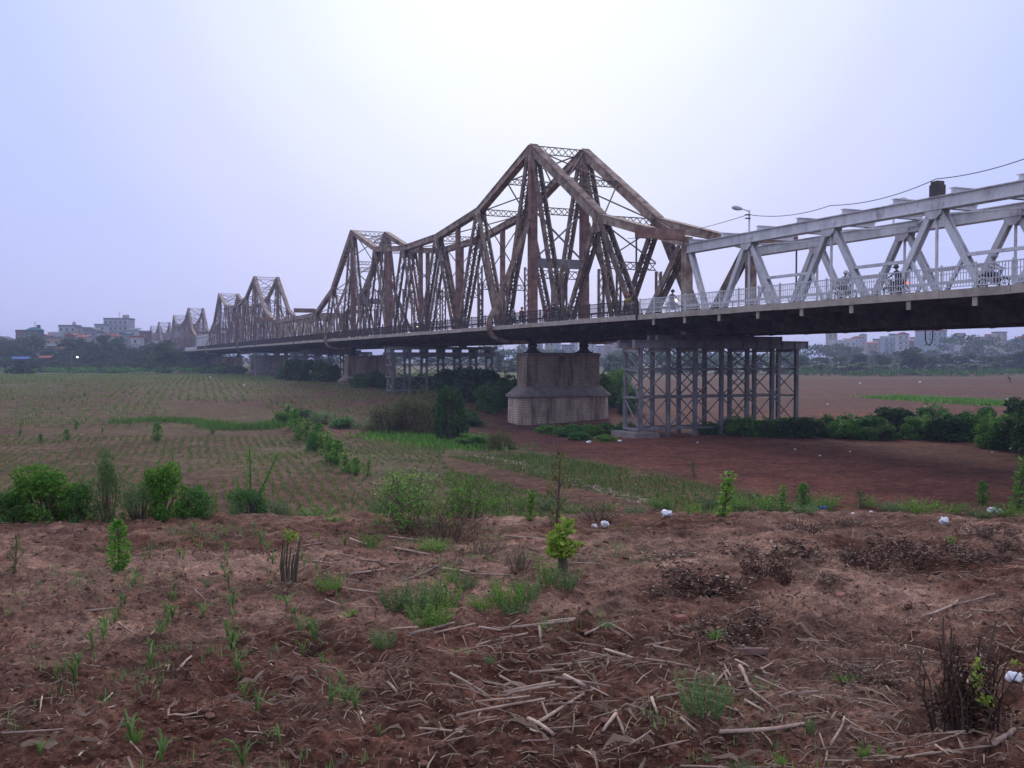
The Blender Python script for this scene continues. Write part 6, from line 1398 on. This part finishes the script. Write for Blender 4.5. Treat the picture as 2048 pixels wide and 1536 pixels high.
S = [(900, 1362, 978, 1402, 11, 1), (1005, 1388, 1110, 1390, 12, 1), (1015, 1412, 1120, 1395, 11, 1), (912, 1432, 1090, 1415, 11, 1), (950, 1412, 1060, 1414, 7, 1), (1128, 1372, 1172, 1402, 16, 1), (1065, 1440, 1168, 1402, 14, 1), (1058, 1436, 1106, 1474, 16, 1), (1110, 1390, 1220, 1382, 9, 1), (1180, 1385, 1222, 1394, 8, 1), (1090, 1420, 1240, 1410, 8, 1), (1060, 1470, 1075, 1490, 7, 1), (1100, 1430, 1085, 1418, 10, 1), (1230, 1430, 1250, 1480, 13, 1), (1232, 1440, 1206, 1470, 14, 1), (1250, 1482, 1292, 1505, 7, 1), (1045, 1500, 1098, 1486, 6, 1), (1302, 1406, 1314, 1436, 12, 1), (1000, 1360, 1055, 1370, 9, 1), (1060, 1356, 1150, 1336, 9, 1), (1150, 1330, 1220, 1340, 7, 1), (1020, 1430, 1110, 1428, 6, 1), (1150, 1450, 1240, 1436, 6, 1), (1080, 1460, 1180, 1466, 6, 1), (930, 1400, 1040, 1428, 6, 1),
     (1368, 1378, 1500, 1404, 9, 2), (1480, 1345, 1498, 1388, 15, 2), (1455, 1340, 1425, 1380, 9, 2), (1448, 1345, 1470, 1392, 8, 2), (1500, 1398, 1560, 1432, 9, 2), (1505, 1388, 1590, 1385, 6, 2), (1490, 1410, 1530, 1432, 10, 2), (1560, 1410, 1590, 1390, 6, 2), (1420, 1400, 1480, 1430, 6, 2), (1440, 1478, 1610, 1460, 16, 2), (1530, 1355, 1525, 1370, 8, 2), (1300, 1390, 1360, 1372, 8, 2), (1470, 1420, 1490, 1440, 7, 2), (1510, 1376, 1575, 1402, 5, 2), (1460, 1366, 1540, 1390, 5, 2), (1330, 1430, 1400, 1470, 6, 2),
     (818, 1276, 915, 1248, 14, 3), (782, 1266, 835, 1270, 8, 3), (870, 1276, 950, 1258, 8, 3), (958, 1262, 1002, 1274, 8, 3), (1002, 1272, 1150, 1256, 12, 3), (1000, 1286, 1055, 1276, 11, 3), (1078, 1268, 1082, 1288, 12, 3), (1170, 1268, 1215, 1256, 9, 3), (1218, 1254, 1268, 1282, 9, 3), (1150, 1288, 1210, 1298, 7, 3), (1090, 1246, 1150, 1254, 9, 3), (848, 1326, 910, 1330, 11, 3), (932, 1350, 960, 1334, 8, 3), (985, 1338, 1018, 1354, 8, 3), (1210, 1296, 1282, 1324, 11, 3), (1290, 1290, 1350, 1286, 9, 3), (1055, 1312, 1088, 1306, 9, 3), (1160, 1300, 1240, 1312, 6, 3), (1090, 1332, 1190, 1336, 7, 3), (1290, 1336, 1350, 1340, 9, 3), (1240, 1346, 1300, 1338, 7, 3),
     (1990, 1508, 2030, 1458, 22, 4), (1780, 1502, 1990, 1500, 10, 4), (1690, 1440, 1740, 1455, 8, 4), (1662, 1488, 1690, 1446, 10, 4), (1690, 1450, 1800, 1470, 8, 4), (1760, 1520, 1900, 1490, 8, 4), (1650, 1490, 1640, 1470, 7, 4), (1465, 1292, 1530, 1300, 20, 4), (1845, 1240, 1915, 1210, 10, 4), (1940, 1232, 1985, 1236, 9, 4), (1690, 1350, 1700, 1382, 7, 4), (1760, 1430, 1830, 1410, 7, 4), (1360, 1536, 1460, 1530, 8, 4), (1300, 1510, 1380, 1490, 7, 4), (1900, 1220, 1990, 1200, 8, 4), (1650, 1530, 1760, 1520, 8, 4), (1820, 1450, 1930, 1470, 7, 4),
     (200, 1428, 245, 1402, 9, 5), (200, 1398, 225, 1380, 7, 5), (0, 1482, 130, 1462, 9, 5), (170, 1228, 235, 1216, 7, 5), (235, 1256, 268, 1268, 6, 5), (355, 1352, 382, 1330, 10, 5), (330, 1410, 250, 1405, 7, 5), (300, 1290, 310, 1278, 7, 5), (260, 1500, 285, 1512, 7, 5), (180, 1330, 240, 1332, 6, 5), (85, 1400, 80, 1430, 6, 5), (540, 1340, 546, 1350, 7, 5), (490, 1475, 570, 1478, 6, 5), (290, 1182, 320, 1178, 6, 5), (390, 1185, 410, 1200, 6, 5), (520, 1395, 590, 1396, 5, 5), (365, 1438, 420, 1432, 5, 5), (775, 1380, 795, 1398, 12, 5), (720, 1430, 732, 1445, 11, 5), (890, 1500, 930, 1484, 6, 5),
     (700, 1088, 760, 1100, 6, 6), (640, 1112, 750, 1122, 6, 6), (790, 1104, 860, 1116, 8, 6), (860, 1140, 940, 1158, 8, 6), (800, 1168, 880, 1142, 7, 6), (700, 1160, 770, 1150, 7, 6), (620, 1130, 700, 1140, 6, 6), (930, 1160, 1020, 1150, 6, 6), (680, 1185, 760, 1190, 6, 6), (840, 1190, 920, 1200, 9, 6), (880, 1192, 930, 1186, 9, 6), (900, 1205, 935, 1200, 8, 6), (600, 1100, 680, 1085, 5, 6), (720, 1120, 800, 1138, 6, 6), (1140, 1138, 1210, 1142, 7, 6), (1010, 1078, 1090, 1080, 8, 6), (1090, 1096, 1140, 1090, 7, 6), (760, 1070, 840, 1082, 5, 6), (650, 1200, 690, 1210, 6, 6)]
LH = {1: (L1, H1), 2: (L2, H2), 3: (L3, H3), 4: (L4, H4), 5: (L5, H5), 6: (L6, H6)}
for i, (x0, y0, x1, y1, t, k) in enumerate(S):
    a, b = gp(x0, y0), gp(x1, y1); m = pxm((a[1] + b[1]) / 2); stalk(a, b, t * m * 0.30, ('thin ' if t < 9 else 'stout ') + LH[k][0].replace('thick ', '').replace('thin ', ''), LH[k][1], lift=0.02 * (i % 3) if k in (1, 2) else 0)
r_ = random.Random(5)
for cx, cy, sx, sy, n, k in ((1090, 1420, 110, 45, 10, 1), (1470, 1400, 90, 40, 12, 2), (1100, 1290, 180, 30, 6, 3), (1640, 1500, 200, 30, 10, 4), (760, 1140, 120, 45, 8, 6)):
    for i in range(n):
        x, y = r_.gauss(cx, sx), r_.gauss(cy, sy)
        if not (1060 < y < 1545): continue
        a = r_.gauss(0, 0.5); L = r_.uniform(25, 90) * (y - 718) / 700; p = gp(x, y); q = gp(x + L * math.cos(a), y + L * math.sin(a) * 0.5); stalk(p, q, r_.uniform(1.6, 3.4) * 5.2 / FPX, 'thin ' + LH[k][0].replace('thick ', '').replace('thin ', ''), LH[k][1])

def scatter_soil(n, density, smin, smax, name, label, seed):
    g5 = np.random.default_rng(seed); t = g5.random(n * 3); Y = 3.6 * (15.0 / 3.6) ** t; X = (g5.random(n * 3) - 0.5) * 1.35 * Y; keep = g5.random(n * 3) < density(X, Y); X, Y = X[keep][:n], Y[keep][:n]; n = len(X); Z = g_fine(X, Y)
    ico = np.array([(0, 0, 1), (.9, 0, .1), (.28, .85, .15), (-.72, .53, .0), (-.72, -.53, .12), (.28, -.85, -.05), (0, 0, -.7)]); fi = np.array([(0, 1, 2), (0, 2, 3), (0, 3, 4), (0, 4, 5), (0, 5, 1), (6, 2, 1), (6, 3, 2), (6, 4, 3), (6, 5, 4), (6, 1, 5)])
    s = smin * (smax / smin) ** (g5.random(n) ** 2.2); a = g5.random(n) * 6.28; J = ico[None] * (1 + 0.35 * g5.normal(size=(n, 7, 1))) * np.stack([s, s * (0.6 + 0.5 * g5.random(n)), s * (0.45 + 0.4 * g5.random(n))], 1)[:, None, :]
    ca, sa = np.cos(a)[:, None], np.sin(a)[:, None]; V = np.stack([J[..., 0] * ca - J[..., 1] * sa + X[:, None], J[..., 0] * sa + J[..., 1] * ca + Y[:, None], J[..., 2] + Z[:, None] + 0.1 * s[:, None]], -1).reshape(-1, 3)
    F = (np.arange(n)[:, None, None] * 7 + fi[None]).reshape(-1, 3); tag(ob_np(name, V, F, M['clod']), label, 'soil', kind='stuff')
scatter_soil(26000, lambda X, Y: 0.35 + 0.65 * sstep(-0.25, 0.4, fbm(X * 0.9, Y * 0.9, 3) + 0.25 * (Y < 7)), 0.005, 0.020, 'soil_clods', 'crumbly dark clods strewn over the near bare plot', 501)

def big_clods(n, seed):
    bm = bmesh.new(); bmesh.ops.create_icosphere(bm, subdivisions=2, radius=1.0); bv = np.array([v.co[:] for v in bm.verts]); bf = np.array([[v.index for v in f.verts] for f in bm.faces]); bm.free()
    g8 = np.random.default_rng(seed); t = g8.random(n); Y = 3.8 * (14.0 / 3.8) ** t; X = (g8.random(n) - 0.5) * 1.3 * Y; Z = g_fine(X, Y); V = []
    for i in range(n):
        f = 0.75 + 0.9 * fbm(bv[:, 0] * 1.1 + i * 3.7, bv[:, 1] * 1.1 + bv[:, 2] * 1.9 + i, 3, 0.6); s = 0.016 * (0.050 / 0.016) ** (g8.random() ** 2.0); a = g8.random() * 6.28
        p = bv * f[:, None] * np.array([s, s * g8.uniform(0.6, 0.95), s * g8.uniform(0.4, 0.65)]); V.append(np.stack([p[:, 0] * math.cos(a) - p[:, 1] * math.sin(a) + X[i], p[:, 0] * math.sin(a) + p[:, 1] * math.cos(a) + Y[i], p[:, 2] + Z[i] + 0.05 * s], 1))
    F = (np.arange(n)[:, None, None] * len(bv) + bf[None]).reshape(-1, 3); tag(ob_np('soil_lumps', np.concatenate(V), F, M['clod']), 'rounded earth lumps lying on the near bare plot', 'soil', kind='stuff')
big_clods(1500, 502)

def straw(n, dens, lmin, lmax, w, seed, label, yr=(3.6, 15.0), xr=None):
    g6 = np.random.default_rng(seed); t = g6.random(n * 4); Y = yr[0] * (yr[1] / yr[0]) ** t; X = (g6.random(n * 4) - 0.5) * 1.35 * Y; k = g6.random(n * 4) < dens(X, Y); X, Y = X[k][:n], Y[k][:n]; n = len(X)
    a = g6.normal(size=n) * 0.8 + np.where(g6.random(n) < 0.5, 0.2, 3.3); L = g6.uniform(lmin, lmax, n); dx, dy = np.cos(a) * L / 2, np.sin(a) * L / 2; z0 = g_fine(X - dx, Y - dy); z1 = g_fine(X + dx, Y + dy); zm = g_fine(X, Y); ww = w * g6.uniform(0.5, 1.4, n)
    lift = 0.006 + 0.012 * g6.random(n); top = np.maximum(zm, (z0 + z1) / 2) + lift; nx, ny = -np.sin(a) * ww, np.cos(a) * ww
    A = np.stack([X - dx, Y - dy, z0 + lift * 0.6], 1); Bm = np.stack([X + nx * 1.5, Y + ny * 1.5, top], 1); C_ = np.stack([X + dx, Y + dy, z1 + lift * 0.6], 1); N = np.stack([nx, ny, 0 * nx], 1); U = np.stack([0 * nx, 0 * nx, ww * 0.7], 1)
    V = np.stack([A - N, A + N, A + U, Bm - N, Bm + N, Bm + U, C_ - N * .6, C_ + N * .6, C_ + U], 1).reshape(-1, 3); f = np.array([(0, 3, 5, 2), (1, 2, 5, 4), (0, 1, 4, 3), (3, 6, 8, 5), (4, 5, 8, 7), (3, 4, 7, 6)]); F = (np.arange(n)[:, None, None] * 9 + f[None]).reshape(-1, 4); c = np.repeat(g6.random(n), 9)[:, None].repeat(3, 1)
    tag(ob_np('straw_litter', V, F, M['straw'], col=c), label, 'straw', kind='stuff')
def d_heap(X, Y):
    px = 1024 + X / Y * FPX; h = np.exp(-((px - 1150) / 330) ** 2 - ((Y - 5.6) / 1.0) ** 2) + 0.8 * np.exp(-((px - 1520) / 200) ** 2 - ((Y - 5.2) / 0.8) ** 2) + 0.9 * np.exp(-((px - 760) / 220) ** 2 - ((Y - 9.6) / 1.6) ** 2); return np.clip(h, 0, 1) * np.clip(0.4 + 1.5 * fbm(X * 2, Y * 2, 3), 0, 1)
straw(3600, d_heap, 0.05, 0.26, 0.0035, 511, 'dry straw and broken leaves lying thick round the stalk heaps')
straw(3600, lambda X, Y: np.clip(0.25 + 1.1 * fbm(X * 1.1 + 3, Y * 1.1, 3) + 0.4 * sstep(0.5, 3, X), 0, 1), 0.03, 0.13, 0.0028, 512, 'thin short straw scattered over the near bare plot')
straw(1700, lambda X, Y: sstep(0.3, 2.5, X) * np.clip(0.5 + 1.2 * fbm(X * 1.1, Y * 1.1, 3), 0, 1), 0.04, 0.22, 0.0045, 513, 'brown dead leaves and straw over the dry dug soil on the right')
straw(7000, lambda X, Y: np.clip(0.35 + 1.2 * fbm(X * 2.1 + 7, Y * 2.1, 3), 0, 1), 0.012, 0.05, 0.0032, 514, 'crumbs of straw and husk mixed into the near soil')
def dry_leaves(n, seed):
    g9 = np.random.default_rng(seed); t = g9.random(n * 6); Y = 3.8 * (13.5 / 3.8) ** t; X = (g9.random(n * 6) - 0.5) * 1.3 * Y; k = g9.random(n * 6) < np.clip(1.2 * d_heap(X, Y) + 0.10 + 0.12 * sstep(0.5, 3, X), 0, 1); X, Y = X[k][:n], Y[k][:n]; n = len(X); a = g9.random(n) * 6.28; L = g9.uniform(0.08, 0.34, n); w = g9.uniform(0.0025, 0.0075, n); bend = g9.normal(size=n) * 0.9; V = []; C = []
    for j in range(7):
        q = j / 6; aa = a + bend * (q - 0.5); px = X + np.cos(aa) * L * (q - 0.5); py = Y + np.sin(aa) * L * (q - 0.5); z = g_fine(px, py) + 0.006 + 0.03 * np.sin(q * 5 + a * 3) ** 2 * L / 0.3; ww = w * (math.sin(math.pi * (0.12 + 0.84 * q)) ** 0.6); tl = g9.normal(size=n) * 0.005 + 0.008 * np.sin(a * 5 + q * 4)
        V.append(np.stack([px - np.sin(aa) * ww, py + np.cos(aa) * ww, z + tl], 1)); V.append(np.stack([px + np.sin(aa) * ww, py - np.cos(aa) * ww, z - tl], 1))
    V = np.stack(V, 1).reshape(-1, 3); f = np.array([(2 * j, 2 * j + 1, 2 * j + 3, 2 * j + 2) for j in range(6)]); F = (np.arange(n)[:, None, None] * 14 + f[None]).reshape(-1, 4); c = np.repeat(g9.random(n), 14)[:, None].repeat(3, 1)
    tag(ob_np('dry_leaf_litter', V, F, M['straw'], col=c), 'curled dry maize leaves tangled among the stalks', 'straw', kind='stuff')
dry_leaves(520, 515)
# tiny green sprouts between the seedlings
P = np.stack([g.uniform(-4.5, 1.5, 2600), g.uniform(4.2, 13.5, 2600)], 1); P = P[(fbm(P[:, 0] * 0.8, P[:, 1] * 0.8, 3) > 0.05) & (np.abs(P[:, 0]) < 0.6 * P[:, 1])]; P = np.repeat(P, 5, 0); P = P + g.normal(size=P.shape) * 0.025
V, F, c = blades(np.concatenate([P, g_fine(P[:, 0], P[:, 1])[:, None]], 1), 0.035, 0.0045, 1.0); V[:, 2] += 0.02
tag(ob_np('sprouts', V, F, M['leaf_grey'], col=c), 'sparse tiny green sprouts between the maize seedlings', 'weeds', kind='stuff')
# straw along the path edge
g = np.random.default_rng(77); P = strip_pts([(935, 912), (1000, 920), (1060, 935), (1120, 955), (1180, 975), (1300, 1008)], 420, 0.30); n = len(P); a = g.random(n) * 6.28; L = g.uniform(0.25, 0.9, n); D = np.stack([np.cos(a) * L, np.sin(a) * L, 0.08 * g.random(n)], 1); N = np.stack([-np.sin(a), np.cos(a), 0 * a], 1) * 0.014; P[:, 2] += 0.05
V = np.stack([P - D / 2 - N, P - D / 2 + N, P + D / 2 + N, P + D / 2 - N], 1).reshape(-1, 3); F = np.arange(4 * n).reshape(-1, 4); tag(ob_np('straw_litter', V, F, M['straw'], col=np.repeat(0.1 + 0.75 * g.random(n), 4)[:, None].repeat(3, 1)), 'line of pale straw along the path across the lower field', 'straw', kind='stuff')

def bag(px, py, wp, hp, m_, lab, seed):
    x, y, z = gp(px, py); m = pxm(y); g7 = np.random.default_rng(seed); bm = bmesh.new(); bmesh.ops.create_icosphere(bm, subdivisions=3, radius=1.0)
    for v in bm.verts:
        p = v.co; f = 0.72 + 0.55 * float(fbm(np.array([p.x * 1.6 + seed]), np.array([p.y * 1.6 + p.z * 2.1]), 3)[0]) + 0.16 * abs(math.sin(5 * p.x + 7 * p.z + seed)); v.co = Vector((p.x * f * wp * m / 2, p.y * f * wp * m * 0.4, (p.z * f * 0.5 + 0.42) * hp * m))
    me = bpy.data.meshes.new('plastic_bag'); bm.to_mesh(me); bm.free(); me.materials.append(m_)
    for p in me.polygons: p.use_smooth = (p.index % 3 != 0)
    o = link(bpy.data.objects.new('plastic_bag', me)); o.location = (x, y, z - 0.005); o.rotation_euler = (0, 0, seed); tag(o, lab, 'plastic bag', 'plastic bags littering the plot edge')
bag(1332, 1040, 32, 20, M['bag_white'], 'crumpled white plastic bag left of the bright green sapling', 1); bag(1188, 1052, 16, 12, M['bag_white'], 'tiny white scrap behind the lime shrub, left of its twin', 2); bag(1210, 1056, 20, 17, M['bag_white'], 'small white scrap behind the lime shrub, right of its twin', 3)
bag(1888, 1052, 26, 20, M['bag_white'], 'upright white plastic bag on the dry soil before the large flat one', 4); bag(1990, 1030, 42, 18, M['bag_white'], 'large flat white plastic bag beside the dark sapling', 5); bag(1645, 1020, 18, 11, M['bag_blue'], 'blue plastic scrap beside the rounder dark green sapling', 6); bag(1706, 1030, 9, 6, M['bag_white'], 'tiny white scrap right of the blue one', 7); bag(1742, 1032, 10, 5, M['bag_white'], 'flat white scrap on the dry soil near the short olive sapling', 8)
bag(2028, 1392, 34, 26, M['bag_white'], 'white plastic lump beside the dark corner shrub', 9); bag(1178, 886, 14, 6, M['bag_white'], 'white scrap on bare earth before the stone pier', 10); bag(1240, 884, 12, 5, M['bag_white'], 'pale scrap at the trestle footing before the pier', 11)
for i, (px, py) in enumerate([(1395, 886), (1700, 905), (1640, 912), (1590, 900), (1760, 838), (1655, 810), (1850, 815), (2015, 800), (1720, 768), (1840, 765), (488, 772), (420, 756), (215, 828), (1985, 905)]): bag(px, py, 6, 3.2, M['bag_white'], 'tiny white scrap of litter lying out in the fields', 20 + i)
def rubble(px, py, wp, dp, hp, m_, lab, rz, name, cat):
    x, y, z = gp(px, py); m = pxm(y); bm = bmesh.new(); bmesh.ops.create_cube(bm, size=1.0); bmesh.ops.bevel(bm, geom=bm.edges[:], offset=0.12, segments=2, affect='EDGES')
    for v in bm.verts: v.co = Vector((v.co.x * wp * m, v.co.y * dp * m, v.co.z * hp * m)) * (1 + 0.08 * math.sin(v.co.x * 37 + v.co.y * 23))
    me = bpy.data.meshes.new(name); bm.to_mesh(me); bm.free(); me.materials.append(m_); o = link(bpy.data.objects.new(name, me)); o.location = (x, y, z + hp * m * 0.3); o.rotation_euler = (prnd.uniform(-.1, .1), prnd.uniform(-.1, .1), rz); tag(o, lab, cat)
rubble(1500, 1302, 78, 16, 14, M['plank'], 'reddish wooden plank piece half bedded in the dry soil', 0.12, 'wooden_plank', 'plank')
rubble(1360, 1246, 26, 18, 13, M['brick'], 'broken red brick at the foot of the dug-over mound', 0.5, 'broken_brick', 'brick'); rubble(2032, 1150, 46, 24, 12, M['brick'], 'flat red brick slab at the right edge of the dry soil', 0.2, 'broken_brick', 'brick'); rubble(1680, 1200, 30, 16, 6, M['brick'], 'thin red tile fragment on the dry soil', 0.9, 'tile_fragment', 'tile'); rubble(1148, 1168, 14, 10, 9, M['brick'], 'small red brick bit right of the lime shrub stump', 0.3, 'broken_brick', 'brick')
for i in range(9):
    px, py = [(1340, 1255), (1310, 1270), (1390, 1262), (1420, 1246), (1352, 1225), (1850, 1150), (1930, 1160), (2030, 1230), (1960, 1175)][i]; rubble(px, py, 22, 16, 10, M['clod'], 'big dark earth clod on the dry dug-over soil', i, 'earth_clod', 'clod')
    COL.objects[-1]['group'] = 'big earth clods of the dug-over soil'

# ------------------------------------------------------------------ air
m, n_, l_, b_ = mat('haze_air'); n_.remove(b_); pv = n_.new('ShaderNodeVolumePrincipled'); pv.inputs['Color'].default_value = (0.62, 0.71, 1.0, 1); pv.inputs['Density'].default_value = 0.00046; pv.inputs['Anisotropy'].default_value = 0.0
l_.new(pv.outputs[0], n_['Material Output'].inputs['Volume'])
mb = MB(); mb.box(-3500, 3500, -3500, 3500, -6.0, 34.0); hz = mb.build('haze', m); tag(hz, 'blue grey evening haze over the river flat', 'haze', kind='stuff')
